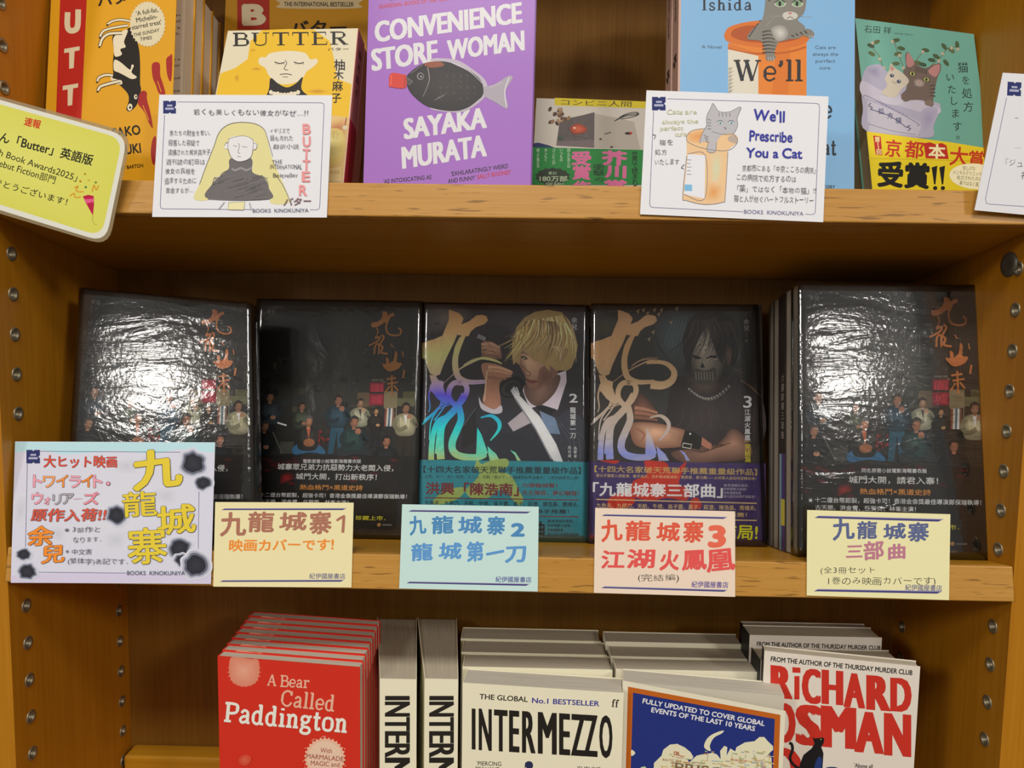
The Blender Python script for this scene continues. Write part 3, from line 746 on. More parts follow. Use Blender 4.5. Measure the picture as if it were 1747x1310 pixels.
# ---------------------------------------------------------------- illustrated covers with foil brush lettering
def foil_mat(name, stops, pl, crop):  # foil's iridescent sheen painted into the base colour as a ramp over height
    m, nt, b, N, L = new_mat(name)
    t = N('ShaderNodeNewGeometry'); sx = N('ShaderNodeSeparateXYZ'); L(t.outputs['Position'], sx.inputs[0])
    n = N('ShaderNodeTexNoise'); n.inputs['Scale'].default_value = 30; L(t.outputs['Position'], n.inputs['Vector'])
    x0, y0, k = crop
    zs = [pl.pt(x0+60, y0+y/k).z for y, c in stops]; z0, z1 = zs[0], zs[-1]
    md = N('ShaderNodeMath'); md.operation = 'MULTIPLY_ADD'; md.inputs[1].default_value = .022; L(n.outputs[0], md.inputs[0]); L(sx.outputs[2], md.inputs[2])
    mr = N('ShaderNodeMapRange'); mr.inputs['From Min'].default_value = z0 + .011; mr.inputs['From Max'].default_value = z1 + .011
    L(md.outputs[0], mr.inputs[0])
    rp = N('ShaderNodeValToRGB'); e = rp.color_ramp.elements
    for i, ((y, c), z) in enumerate(zip(stops, zs)):
        f = (z-z0)/(z1-z0)
        if i == 0: e[0].position = 0; e[0].color = ccol(c, 1.75)
        elif i == len(stops)-1: e[-1].position = 1; e[-1].color = ccol(c, 1.75)
        else: a = e.new(f); a.color = ccol(c, 1.75)
    L(mr.outputs[0], rp.inputs[0]); L(rp.outputs[0], b.inputs['Base Color'])
    b.inputs['Roughness'].default_value = .35; b.inputs['Metallic'].default_value = .12
    return m
F3 = foil_mat('hologram_foil_painted_rainbow', [(150, '#b88c58'), (380, '#cda070'), (480, '#b8b87c'), (620, '#c8ac8c'), (700, '#b098b8'), (770, '#5848e0'), (880, '#2890f0'), (1010, '#20d8e8'), (1150, '#60e0a8'), (1250, '#a8b068')], B3[0], (710, 490, 4.2258))
F4 = foil_mat('hologram_foil_painted_bronze', [(150, '#b08c68'), (450, '#b89468'), (700, '#b89c78'), (900, '#a89888'), (1050, '#a8a0a0'), (1180, '#8088c8'), (1250, '#8c90b0')], B4[0], (1000, 490, 4.225))
def foil_title(k, full):
    t = 'foil_title'; c = '#ffffff'
    k.poly(t, [(235, 162), (270, 172), (315, 190), (342, 225), (328, 262), (305, 320), (272, 400), (232, 480), (196, 560), (172, 628), (140, 640), (100, 622), (78, 570), (66, 518), (42, 512), (40, 404), (80, 388), (130, 374), (190, 348), (212, 290), (236, 235)], c)
    k.poly(t, [(300, 285), (330, 266), (380, 246), (432, 204), (470, 198), (508, 208), (518, 240), (492, 266), (430, 288), (396, 316), (378, 352), (352, 352), (330, 346), (300, 345)], c)
    k.poly(t, [(96, 632), (140, 636), (160, 668), (200, 680), (196, 720), (215, 780), (250, 830), (200, 840), (150, 800), (120, 760), (96, 740), (110, 690)], c)
    k.stroke(t, [(352, 330), (318, 400), (286, 490), (282, 570), (300, 640), (340, 672), (400, 684), (500, 680)], 34, c, w1=lambda u: .8+.5*math.sin(3.14*u))
    k.stroke(t, [(318, 360), (280, 440), (268, 540), (278, 610)], 8, c)
    if full:
        k.stroke(t, [(470, 700), (560, 706), (625, 670), (640, 610), (600, 560), (540, 540), (440, 545)], 62, c, w1=lambda u: 1.05-.75*u)
        k.stroke(t, [(560, 545), (470, 530), (390, 560), (300, 610), (190, 690)], 14, c, w1=3)
    else:
        k.stroke(t, [(620, 552), (560, 525), (470, 512), (390, 545), (300, 600), (200, 690)], 12, '#ffffff', w1=lambda u: .3+1.2*math.sin(3.14*min(1, u+.1)))
    k.stroke(t, [(610, 548), (500, 520), (400, 528), (330, 575)], 4, c); k.stroke(t, [(520, 508), (420, 515), (340, 560)], 3, c)
    for dx, dy in ((0, 0), (14, 22), (30, 40)): k.stroke(t, [(40+dx, 990-dy), (98+dx, 940-dy), (160+dx, 880-dy), (250+dx*.2, 845-dy*.4)], 13, c, w1=5)
    k.stroke(t, [(110, 700), (92, 780), (100, 860), (90, 900)], 14, c, w1=6); k.stroke(t, [(200, 760), (170, 860), (110, 960), (95, 1100)], 14, c, w1=8); k.stroke(t, [(240, 800), (190, 880), (130, 960)], 10, c)
    k.stroke(t, [(330, 690), (275, 690), (240, 735), (240, 800), (288, 850), (335, 815), (366, 745), (350, 695), (300, 682)], 38, c)
    k.stroke(t, [(350, 770), (310, 840), (262, 900), (215, 950), (182, 1010), (172, 1120), (178, 1240)], 46, c, w1=56)
    k.stroke(t, [(300, 830), (318, 900), (322, 960), (290, 1040), (262, 1110), (262, 1170), (300, 1210), (380, 1226), (460, 1222), (500, 1200)], 42, c, w1=lambda u: 1+.25*math.sin(3.14*u))
    k.poly(t, [(440, 1010), (470, 1060), (515, 1190), (498, 1232), (430, 1240), (436, 1120)], c)
    k.stroke(t, [(215, 935), (160, 965), (128, 1040), (112, 1140), (108, 1245)], 34, c, w1=42)
    k.stroke(t, [(205, 960), (165, 1020), (150, 1100), (140, 1200)], 12, c)
    k.stroke(t, [(466, 940), (540, 926), (596, 970), (594, 1030), (535, 1105)], 30, c, w1=lambda u: .8*math.sin(3.14*max(.08, min(.97, u)))+.2)
    k.poly(t, [(514, 1145), (545, 1175), (575, 1200), (604, 1250), (530, 1252), (520, 1200)], c)
    k.poly(t, [(676, 1172), (716, 1190), (755, 1250), (728, 1250), (712, 1212)], c)
def hairlocks(k, p, base, n, c, spread, L, wd, seed):
    rr = random.Random(seed)
    for i in range(n):
        t = i/(n-1); x = base[0][0]*(1-t)+base[1][0]*t; y = base[0][1]*(1-t)+base[1][1]*t
        a = math.radians(spread[0]*(1-t)+spread[1]*t + rr.uniform(-8, 8)); l = L*rr.uniform(.75, 1.15)
        k.stroke(p, [(x, y), (x+math.cos(a)*l*.5+rr.uniform(-8, 8), y+math.sin(a)*l*.5), (x+math.cos(a+.25)*l, y+math.sin(a+.25)*l)], wd, rr.choice(c), w1=1.5)
k = Ink(B3[0], 2.2, step=2.5e-6).crop(710, 490, 4.2258); p = 'cover_picture'
k.glow(p, [(50, 118), (1245, 130), (1252, 1262), (12, 1240)], '#28262a', '#242026', sm=False)
k.glow(p, [(60, 130), (300, 125), (420, 200), (260, 300), (60, 330)], '#5c5450', '#2a2628'); k.glow(p, [(120, 250), (170, 245), (180, 275), (130, 280)], '#242020', '#4c4644')
k.glow(p, [(480, 140), (1200, 140), (1200, 320), (700, 420)], '#3a343a', '#2a262a')
k.glow(p, [(400, 300), (640, 280), (700, 420), (640, 640), (400, 640)], '#1c1a1c', '#262226')
k.poly(p, [(430, 860), (620, 800), (700, 900), (760, 1000), (1060, 1240), (1090, 1262), (460, 1252), (420, 1050)], '#22242c'); k.poly(p, [(1085, 880), (1180, 930), (1240, 1010), (1246, 1262), (1000, 1262), (880, 1060)], '#2a2c34')
for a in (0, 40, 90, 140): k.stroke(p, [(1000+a, 950+a*.6), (1100+a*.8, 1100), (1120+a*.7, 1240)], 5, '#3c4048')
k.poly(p, [(330, 1000), (430, 860), (440, 1100), (330, 1170)], '#1a1a1c'); k.stroke(p, [(330, 1010), (430, 870)], 5, '#4a5058', False)
# swordsman: collar, tie, neck, head
k.poly(p, [(760, 720), (800, 700), (1080, 600), (1085, 680), (1020, 885), (900, 850), (830, 870), (800, 830)], '#b0a4ac'); k.poly(p, [(860, 860), (900, 845), (1010, 880), (960, 930), (900, 900)], '#16181c')
k.poly(p, [(660, 980), (770, 890), (860, 960), (700, 1040)], '#8c8488'); k.poly(p, [(890, 890), (1000, 940), (1040, 1060), (930, 1050)], '#5a6a80')
k.glow(p, [(800, 690), (960, 640), (1040, 640), (1000, 760), (900, 850), (830, 840), (780, 760)], '#7c6054', '#4a3830')
k.glow(p, [(742, 420), (738, 520), (752, 580), (785, 640), (792, 690), (815, 728), (870, 738), (930, 706), (1000, 650), (1030, 560), (960, 470), (860, 420)], '#b09078', '#6c4c3e', ctr=(800, 540))
k.glow(p, [(900, 580), (1000, 560), (990, 650), (930, 704), (880, 726), (880, 650)], '#5c4034', '#75554a')
k.poly(p, [(752, 500), (780, 495), (806, 515), (782, 525)], '#2a1e1a'); k.ell(p, 779, 512, 9, 8, '#6a7a60'); k.stroke(p, [(746, 478), (775, 470), (812, 492)], 8, '#3a2c20', w1=3)
k.stroke(p, [(760, 560), (800, 600), (826, 625), (812, 640), (798, 636)], 6, '#5c3c30'); k.poly(p, [(785, 655), (820, 668), (880, 680), (850, 694), (812, 690)], '#6c3634')
k.stroke(p, [(788, 660), (830, 672), (880, 676)], 3, '#2c1614')
k.poly(p, [(700, 560), (690, 470), (694, 390), (722, 290), (780, 218), (860, 176), (950, 162), (1050, 180), (1106, 240), (1140, 320), (1166, 420), (1150, 500), (1120, 580), (1060, 610), (1090, 600), (1010, 600), (960, 560), (968, 610), (900, 540), (850, 530), (800, 480), (770, 420), (756, 470), (744, 560), (720, 540)], '#8c7850')
rr = random.Random(4)
hairlocks(k, p, ((780, 250), (1060, 200)), 34, ['#b8a070', '#c8b488', '#a08a5c', '#6e5a3c'], (130, 62), 250, 12, 1)
hairlocks(k, p, ((850, 230), (1080, 260)), 26, ['#c4ae80', '#7a6444', '#a48e60', '#5c4a34'], (100, 68), 260, 9, 2)
hairlocks(k, p, ((720, 330), (800, 260)), 10, ['#a8925f', '#c0aa78', '#80693f'], (100, 105), 240, 11, 3)
hairlocks(k, p, ((980, 420), (1090, 440)), 10, ['#a08868', '#7c6450', '#b09a84'], (50, 100), 110, 7, 9)
# hands, cuff, sword
k.glow(p, [(470, 400), (520, 385), (590, 420), (618, 480), (600, 520), (480, 500), (500, 450)], '#a8846c', '#5a4034')
for i in range(4): k.stroke(p, [(470, 415+i*26), (540, 405+i*28), (606, 440+i*22)], 22, ['#9c7860', '#8c6a54', '#7c5c48', '#6a4c3c'][i], w1=14)
k.poly(p, [(470, 560), (560, 550), (640, 580), (700, 615), (640, 660), (600, 700), (610, 860), (560, 880), (480, 830), (500, 700)], '#8a6450', True)
for i in range(4): k.stroke(p, [(520, 575+i*24), (600, 580+i*26), (690, 612+i*18)], 21, ['#b08c70', '#a07c62', '#8c6852', '#785440'][i], w1=12)
k.stroke(p, [(510, 600), (500, 720), (490, 820)], 10, '#b8967c'); 
k.poly(p, [(452, 790), (480, 840), (560, 880), (612, 850), (618, 900), (560, 912), (470, 875)], '#a09aa0', True)
k.stroke(p, [(442, 350), (500, 375)], 30, '#6a6a70', False); k.ell(p, 690, 720, 96, 70, '#121214', rot=-30); k.ell(p, 680, 725, 72, 52, '#2c2a2c', rot=-30); k.ell(p, 690, 728, 56, 40, '#18181a', rot=-30)
k.grad(p, [(680, 745), (712, 800), (860, 1020), (960, 1200), (990, 1252)], [(706, 712), (740, 775), (890, 930), (1010, 1130), (1060, 1262)], ['#8c8c90', '#b8b8bc', '#c8c8ca', '#b4b4b8', '#a0a0a4'])
k.stroke(p, [(712, 800), (860, 1020), (975, 1240)], 10, '#6c6c72', False); k.stroke(p, [(722, 720), (745, 775)], 8, '#e4e4e4', False)
foil_title(k, False)
L_ = 'author_name'
k.vtext(L_, '余兒', 1140, 236, 1140, 285, 46, '#b8b4b0'); k.stroke(L_, [(1140, 310), (1140, 350)], 2, '#8c8884', False); k.vtext(L_, '著', 1137, 376, 1137, 377, 18, '#8c8884')
L_ = 'volume_title'
k.text(L_, '2', 1106, 830, 1162, 830, 62, '#e8e4e0', bold=.02); k.vtext(L_, '龍城第一刀', 1130, 885, 1130, 1068, 44, '#d8d4d0', bold=.012)
k.vtext(L_, '為聚會，', 1147, 1160, 1147, 1245, 26, '#b8b4b0'); k.vtext(L_, '為兄弟，', 1105, 1155, 1105, 1245, 26, '#b8b4b0')
k.finish(B3[3], M_GLOSS, {'foil_title': F3})

k = Ink(B4[0], 2.2, step=2.5e-6).crop(1000, 490, 4.225)
k.glow(p, [(38, 124), (1266, 130), (1280, 1262), (20, 1250)], '#2c2c2c', '#2a2622', sm=False)
k.glow(p, [(480, 260), (640, 140), (800, 200), (700, 600), (520, 560)], '#3c4c50', '#2c2a28'); k.glow(p, [(40, 230), (200, 220), (220, 330), (60, 340)], '#36361e', '#2c2a26')
for x, y in ((360, 170), (400, 160), (430, 185), (480, 160), (530, 160), (510, 190), (470, 320), (440, 370), (600, 250), (640, 150)): k.poly(p, [(x, y), (x+26, y-12), (x+16, y+24)], '#7c6c54')
for i in range(5): k.stroke(p, [(560+i*26, 420+i*10), (640+i*22, 200)], 4, '#48585c', False)
k.glow(p, [(640, 660), (760, 650), (1060, 620), (1180, 720), (1270, 800), (1280, 1090), (1040, 1250), (560, 1240), (580, 900)], '#30282a', '#221c1c')
k.stroke(p, [(1115, 670), (1190, 720), (1262, 790)], 7, '#7c5c48'); k.stroke(p, [(1160, 860), (1200, 960)], 5, '#4a3c38')
for a in range(5): k.stroke(p, [(700+a*60, 880), (690+a*70, 960+a*10), (640+a*80, 1020)], 5, '#3a3032')
k.glow(p, [(720, 640), (960, 620), (1010, 700), (900, 770), (780, 760), (740, 700)], '#54443c', '#2c2220')
k.glow(p, [(770, 300), (860, 270), (930, 300), (960, 420), (1000, 520), (960, 660), (880, 708), (800, 690), (770, 600), (745, 480)], '#8c8478', '#3c3630', ctr=(850, 430))
k.poly(p, [(780, 590), (860, 600), (930, 580), (930, 660), (880, 708), (810, 690)], '#3c3832', True)
for x in range(790, 930, 20): k.stroke(p, [(x, 610), (x+4, 670)], 5, '#7a7468', False)
for x, y in ((822, 384), (858, 378), (820, 415), (860, 415), (822, 450), (860, 452)): k.ell(p, x, y, 5, 5, '#2a2622')
k.poly(p, [(762, 482), (815, 500), (840, 512), (800, 520), (770, 505)], '#141110'); k.poly(p, [(862, 512), (900, 490), (945, 492), (930, 522), (880, 525)], '#141110')
k.stroke(p, [(868, 522), (900, 515), (945, 520)], 7, '#a0907c'); k.poly(p, [(822, 575), (838, 540), (856, 578), (838, 582)], '#141110')
k.glow(p, [(1010, 420), (1060, 440), (1068, 520), (1030, 570), (1010, 550)], '#6c5040', '#3c2c24')
k.poly(p, [(700, 480), (694, 380), (730, 260), (790, 190), (880, 165), (980, 175), (1060, 230), (1100, 330), (1110, 470), (1080, 590), (1040, 560), (1050, 450), (1015, 410), (980, 560), (940, 480), (880, 300), (860, 290), (810, 380), (765, 480), (750, 620), (710, 610), (720, 540)], '#1c1816')
hairlocks(k, p, ((760, 230), (1060, 250)), 26, ['#2c2622', '#3a322c', '#14110f'], (110, 65), 300, 8, 5); hairlocks(k, p, ((850, 240), (930, 220)), 8, ['#2c2622', '#3a322c'], (80, 70), 240, 9, 6)
k.stroke(p, [(700, 560), (735, 600), (700, 620)], 5, '#2c2622'); k.stroke(p, [(1060, 580), (1100, 600), (1130, 620)], 5, '#6a4c30')
for i in range(15):
    t = i/14; x = 745+t*285; y = 700 + 115*math.sin(3.14*(.1+.8*t)) - 20*t
    k.ell('cover_picture', x, y, 13, 9, '#6c6860', rot=20+60*t); k.ell('cover_picture', x, y, 6, 4, '#24201e', rot=20+60*t); k.ell('cover_picture', x-5, y-4, 4, 3, '#c8c4bc')
k.glow(p, [(375, 770), (430, 790), (480, 850), (520, 910), (470, 960), (340, 950), (330, 860)], '#6c4a3c', '#3c2a22')
for i in range(3): k.stroke(p, [(350, 868+i*34), (430, 880+i*32), (515, 905+i*26)], 26, ['#8a6450', '#7c5644', '#6a4838'][i], w1=16)
k.glow(p, [(325, 985), (480, 975), (620, 1005), (720, 1040), (700, 1140), (560, 1160), (420, 1160), (340, 1120)], '#b08c74', '#6a4838', ctr=(500, 1040)); k.stroke(p, [(340, 1010), (420, 1060), (380, 1130)], 18, '#7c5644')
k.glow(p, [(980, 1100), (1050, 1020), (1140, 1070), (1200, 1180), (1140, 1240), (900, 1262), (700, 1262), (610, 1200), (700, 1170), (860, 1190)], '#8a6856', '#4a342c', ctr=(1060, 1120))
k.poly(p, [(712, 1032), (780, 1044), (840, 1090), (818, 1170), (752, 1160), (682, 1140)], '#15130f'); k.poly(p, [(835, 1080), (905, 1130), (900, 1170), (830, 1140)], '#8a5c4a')
k.stroke(p, [(700, 1122), (762, 1134), (752, 1162), (694, 1152), (700, 1122)], 6, '#a8a49c', False); k.ell(p, 750, 1056, 7, 7, '#c8c0b4')
k.T = (lambda f: (lambda u, v: f(u-6, v)))(k.T); foil_title(k, True); k.crop(1000, 490, 4.225)
L_ = 'author_name'
k.vtext(L_, '余兒', 1156, 248, 1156, 293, 44, '#a09c98'); k.stroke(L_, [(1156, 320), (1156, 360)], 2, '#7c7874', False); k.vtext(L_, '著', 1155, 385, 1155, 386, 16, '#8c8884')
k.text('volume_title', '3', 1134, 866, 1190, 868, 84, '#dcd8d4', bold=.015); k.vtext('volume_title', '江湖火鳳凰', 1162, 900, 1163, 1085, 44, '#d4d0cc', bold=.012)
k.vtext('volume_title', '完結篇', 1165, 1150, 1166, 1240, 46, '#a89c30', bold=.012); k.stroke('volume_title', [(1140, 1112), (1190, 1112)], 2, '#a89c30', False)
k.finish(B4[3], M_GLOSS, {'foil_title': F4})

# teal band
bd = band(B3[0], [(713.2, 784), (1004, 788), (1003.6, 925.6), (711, 921.8)], B3[3], '#2a7c88', GM)
k = Ink(B3[0], GM, off=.00122).crop(670, 770, 4.991); p = 'band_brushmark'; y_ = '#8a9c58'
k.poly(p, [(720, 75), (760, 110), (800, 90), (960, 60), (985, 120), (900, 170), (1000, 200), (1060, 330), (900, 330), (820, 390), (680, 400), (620, 330), (700, 250), (740, 180), (700, 140)], y_, True)
k.poly(p, [(480, 320), (620, 310), (560, 400), (420, 450), (340, 440), (380, 380)], y_, True); k.poly(p, [(940, 240), (1040, 300), (1110, 400), (1080, 460), (1000, 380)], y_, True)
p = 'band_lettering'; r_ = '#6c2c30'; d_ = '#20222a'
k.text(p, '【十四大名家破天荒聯手推薦重量級作品】', 262, 182, 1600, 194, 60, d_, bold=.014)
k.text(p, '火兒、信一、AV、吉祥、十二少，迎戰「雷公子」！龍城浩劫黑道變天！人間悲劇要再上演！', 272, 226, 1584, 240, 28, d_)
k.text(p, '洪興「陳浩南」', 282, 366, 1070, 378, 104, r_, bold=.03)
k.text(p, '力撐龍城幫！', 1100, 306, 1400, 310, 38, r_, bold=.015); k.text(p, '天王陣容，夢幻聯盟！', 1100, 372, 1585, 376, 40, r_, bold=.015)
k.stroke(p, [(272, 394), (1586, 414)], 8, r_, False); k.stroke(p, [(272, 540), (1586, 556)], 8, r_, False)
k.text(p, '九色夫、九把刀、天航、牛佬、吳子雲、星子、莊澄、陳浩基、喬靖夫、', 272, 458, 1584, 472, 40, d_, bold=.01)
k.text(p, '等二十位名家聯手推薦！', 820, 525, 1500, 532, 38, d_, bold=.01)
k.text(p, '首部曲', 980, 712, 1290, 716, 120, '#14161c', bold=.03)
for i, s_ in enumerate(('繼港漫雜誌電影，', '即將衝擊大銀幕！', '改編漫畫榮獲', '第七屆日本國際漫畫賞')): k.text(p, s_, 1318, 604+i*38, (1545, 1520, 1450, 1582)[i], 606+i*38, 25, d_)
k.finish(bd, M_GLOSS)
# purple band
bd = band(B4[0], [(1004.3, 787), (1305.7, 790.5), (1307, 932.8), (1004, 928.8)], B4[3], '#3c2c5c', GM)
k = Ink(B4[0], GM, off=.00122).crop(1000, 770, 5.0375); p = 'band_brushmark'; y_ = '#a82c20'
k.poly(p, [(500, 85), (600, 82), (690, 100), (740, 180), (860, 90), (820, 200), (800, 280), (880, 330), (860, 420), (700, 400), (560, 420), (400, 380), (400, 260), (520, 200)], y_, True)
k.poly(p, [(200, 400), (330, 350), (420, 400), (380, 470), (200, 490)], y_, True); k.poly(p, [(900, 420), (960, 400), (990, 480), (900, 500)], y_, True); k.poly(p, [(120, 78), (280, 78), (250, 105), (180, 95)], y_, True); k.poly(p, [(40, 720), (60, 715), (60, 745), (38, 745)], y_)
p = 'band_lettering'; d_ = '#c0a878'
k.text(p, '【十四大名家破天荒聯手推薦重量級作品】', 72, 178, 1468, 206, 56, '#b09858', bold=.012)
k.text(p, '雷公子魔掌入侵香港、隻手遮天，逐步殲滅龍城幫！黑勢堂，暴力團——火兒等人該如何逆轉局勢！', 86, 220, 1460, 248, 28, d_)
k.text(p, '「九龍城寨三部曲」', 60, 382, 1170, 398, 116, '#d8d4d8', bold=.028)
for i, s_ in enumerate(('繼港漫雜誌電影，', '即將衝擊大銀幕！', '改編漫畫榮獲', '第七屆日本國際漫畫賞！')): k.text(p, s_, 1182, 302+i*32, (1400, 1380, 1330, 1452)[i], 306+i*32, 24, '#a8a0b0')
k.stroke(p, [(88, 412), (1466, 446)], 10, d_, False); k.stroke(p, [(88, 570), (1466, 593)], 10, d_, False)
k.text(p, '九色夫、九把刀、天航、牛佬、吳子雲、星子、莊澄、陳浩基、喬靖夫、', 88, 484, 1462, 508, 42, d_, bold=.01)
k.text(p, '等二十位名家聯手推薦！', 700, 560, 1380, 564, 38, d_, bold=.01)
k.text(p, '終極結局!', 860, 740, 1470, 762, 130, '#d8d020', bold=.02)
k.finish(bd, M_GLOSS)
wrap(B1[0], B1[1], B1[2], .022, M_WRAP)
wrap(B5[0], B5[1], B5[2], .0142, M_WRAP)
wrap(B3[0], B3[1], B3[2], .022, M_WRAP2)
wrap(B4[0], B4[1], B4[2], .022, M_WRAP2)
wrap(B2[0], B2[1], B2[2], .022, M_WRAP2)
# ================================================================== CARDS ON THE MIDDLE SHELF LIP
PC = Pl(S2, -BK).shift(.0012)
NAVY = '#3c3c78'
def emblem(k, x, y, s, col='#2e3468', tilt=(1, 0)):
    """square shop emblem with three notches and two reversed-out text lines"""
    ex, ey = tilt; F = lambda a, b_: (x + s*(a*ex - b_*ey), y + s*(a*ey + b_*ex))
    k.poly('shop_emblem', [F(*q) for q in ((0, 0), (.42, 0), (.52, .1), (.62, 0), (1, 0), (1, .38), (.88, .5), (1, .62), (1, 1), (.42+.2, 1), (.52, .9), (.42, 1), (0, 1))], col)
    k.poly('shop_emblem', [F(*q) for q in ((.3, .3), (.72, .3), (.72, .44), (.3, .44))], '#a8aac4')
    k.poly('shop_emblem', [F(*q) for q in ((.16, .54), (.84, .54), (.84, .7), (.16, .7))], '#a8aac4')
def frame(k, q, gap, w_, col='#5a5c80', r=24):
    """rounded hairline round a card, broken for the shop name: q = corner points TL TR BR BL"""
    TL, TR, BR, BL = q
    def mv(a, b_, d):
        l = math.hypot(b_[0]-a[0], b_[1]-a[1]); return (a[0]+(b_[0]-a[0])/l*d, a[1]+(b_[1]-a[1])/l*d)
    segs = [(gap[0], mv(TR, TL, r)), (mv(TR, TL, r), mv(TR, BR, r)), (mv(TR, BR, r), mv(BR, TR, r)), (mv(BR, TR, r), mv(BR, BL, r)), (mv(BR, BL, r), gap[1]),
            (gap[2], mv(BL, BR, r)), (mv(BL, BR, r), mv(BL, TL, r)), (mv(BL, TL, r), gap[3])]
    for i, (a, b_) in enumerate(segs):
        if i in (1, 3, 6):
            c = {1: TR, 3: BR, 6: BL}[i]; m1 = (.25*a[0]+.5*c[0]+.25*b_[0], .25*a[1]+.5*c[1]+.25*b_[1]); m1 = (m1[0]*.8+c[0]*.2, m1[1]*.8+c[1]*.2)
            k.stroke('border_line', [a, m1, b_], w_, col)
        else: k.stroke('border_line', [a, b_], w_, col, False)
# --- big painted card
pa = PC.shift(.0009)
cA = card('display_card', 'large hand-painted card with yellow brush title and black ink blots, left end of middle shelf', pa, [(26.5, 753), (367, 754.5), (359.5, 996), (18.5, 994)], '#d8d8e4', 'handwritten cards on the middle shelf lip', g=1.1)
k = Ink(pa, 1.1).crop(0, 740, 4.597)
k.glow('painted_wash', [(118, 62), (1685, 68), (1655, 1172), (84, 1168)], '#d6d6e0', '#d2d2e2', sm=False)
k.poly('painted_wash', [(119, 63), (1684, 69), (1682, 150), (1400, 120), (1200, 160), (900, 130), (500, 165), (300, 120), (116, 150)], '#b8dce4'); 
for q in ([(900, 200), (1100, 190), (1080, 320), (880, 300)], [(1200, 420), (1400, 430), (1380, 560), (1220, 540)], [(820, 780), (1000, 760), (980, 900), (820, 900)], [(400, 720), (520, 740), (500, 860), (400, 830)], [(120, 500), (220, 480), (200, 700), (110, 720)], [(1100, 180), (1200, 160), (1240, 260), (1120, 260)]): k.glow('painted_wash', q, '#c4c6d2', '#d5d5e1')
k.poly('painted_wash', [(86, 1110), (700, 1080), (1300, 1105), (1657, 1090), (1655, 1172), (84, 1168)], '#cfc8e0')
frame(k, [(215, 135), (1565, 145), (1552, 1095), (196, 1084)], [(315, 137), (1500, 1098), (988, 1092), (214, 235)], 4, r=26)
def blot(x, y, rx, ry, sd, d=1.0):
    rr = random.Random(sd); n = 16
    w_ = [rr.uniform(.88, 1.12) for _ in range(n)]
    f = lambda s: [(x+rx*s*w_[i]*math.cos(i*6.283/n), y+ry*s*w_[i]*math.sin(i*6.283/n)) for i in range(n)]
    n_ = 'ink_blot#%d' % sd
    k.glow(n_, f(1.4), '#a8acbc', '#d3d4e0', rings=2); k.glow(n_, f(1.2), '#6c7080', '#b0b3c4', rings=3); k.glow(n_, f(1.02), '#30323a', '#686c7c', rings=2); k.glow(n_, f(.82), '#383a42', '#2a2c34')
for a in ((1515, 230, 90, 86, 1), (1592, 385, 58, 50, 2), (915, 640, 72, 68, 3), (1410, 895, 78, 76, 4), (1430, 990, 55, 45, 5), (1535, 1030, 88, 90, 6), (185, 945, 56, 42, 7), (215, 1080, 66, 58, 8)): blot(*a)
emblem(k, 207, 126, 105)
P_ = 'red_lettering'; OL = ('#4a3038', .036)
k.text(P_, '大ヒット映画', 345, 258, 915, 268, 92, '#d8503c', bold=.018, hand=.5, outline=OL)
for ch, x, c in zip('トワイライト', (262, 340, 443, 545, 640, 735), ('#f0a0b0', '#f0a068', '#e89048', '#f0a0b0', '#e88838', '#f0a0b0')):
    k.text(P_, ch, x, 425 if ch != '・' else 400, x+(88 if ch not in '・ト' else (34 if ch == '・' else 64)), 425 if ch != '・' else 400, 108 if ch != '・' else 34, c, bold=.02, outline=OL, hand=.3)
for ch, x, w_, h, c in zip('ウォリアーズ', (250, 345, 415, 487, 580, 655), (85, 50, 60, 90, 60, 120), (105, 80, 90, 100, 18, 100), ('#f0a0b0', '#f0a0b0', '#a8a4ac', '#a8a4ac', '#f090a0', '#f090a0')):
    k.text(P_, ch, x, 556 if ch != 'ー' else 520, x+w_, 556 if ch != 'ー' else 516, h, c, bold=.02, outline=OL, hand=.3)
k.ell(P_, 848, 390, 17, 16, '#4a3038'); k.ell(P_, 848, 390, 13, 12, '#f0a0b0')
k.text(P_, '原作入荷!!', 240, 686, 820, 684, 96, '#d85844', bold=.018, shear=.15, hand=.4, outline=OL)
k.text('orange_lettering', '余', 215, 878, 412, 870, 150, '#f08c30', bold=.026, shear=.1, outline=('#5a3420', .042)); k.text('orange_lettering', '兒', 325, 1018, 500, 1004, 142, '#f08c30', bold=.026, shear=.1, outline=('#5a3420', .042))
Y_ = 'yellow_brush_title'; yo = ('#40382c', .046); yc = '#e0c83c'
k.text(Y_, '九', 1055, 448, 1422, 400, 300, yc, bold=.036, shear=.08, outline=yo); k.text(Y_, '龍', 970, 655, 1232, 640, 195, yc, bold=.014, outline=('#40382c', .026))
k.text(Y_, '城', 1240, 795, 1532, 770, 225, yc, bold=.022, shear=.05, outline=('#40382c', .034)); k.text(Y_, '寨', 1010, 1028, 1312, 1012, 285, yc, bold=.014, outline=('#40382c', .024))
H_ = 'small_handwriting'
k.text(H_, '※ 3部作と', 508, 775, 785, 772, 44, '#30303a', hand=1); k.text(H_, 'なります．', 575, 852, 790, 850, 44, '#30303a', hand=1)
k.text(H_, '※ 中文書', 512, 945, 718, 946, 42, '#30303a', hand=1); k.text(H_, '(繁体字)表記です．', 530, 1020, 1000, 1026, 46, '#30303a', hand=1)
k.text('shop_name', 'BOOKS  KINOKUNIYA', 996, 1106, 1450, 1108, 32, '#4a4c68')
k.finish(cA, M_CARD)
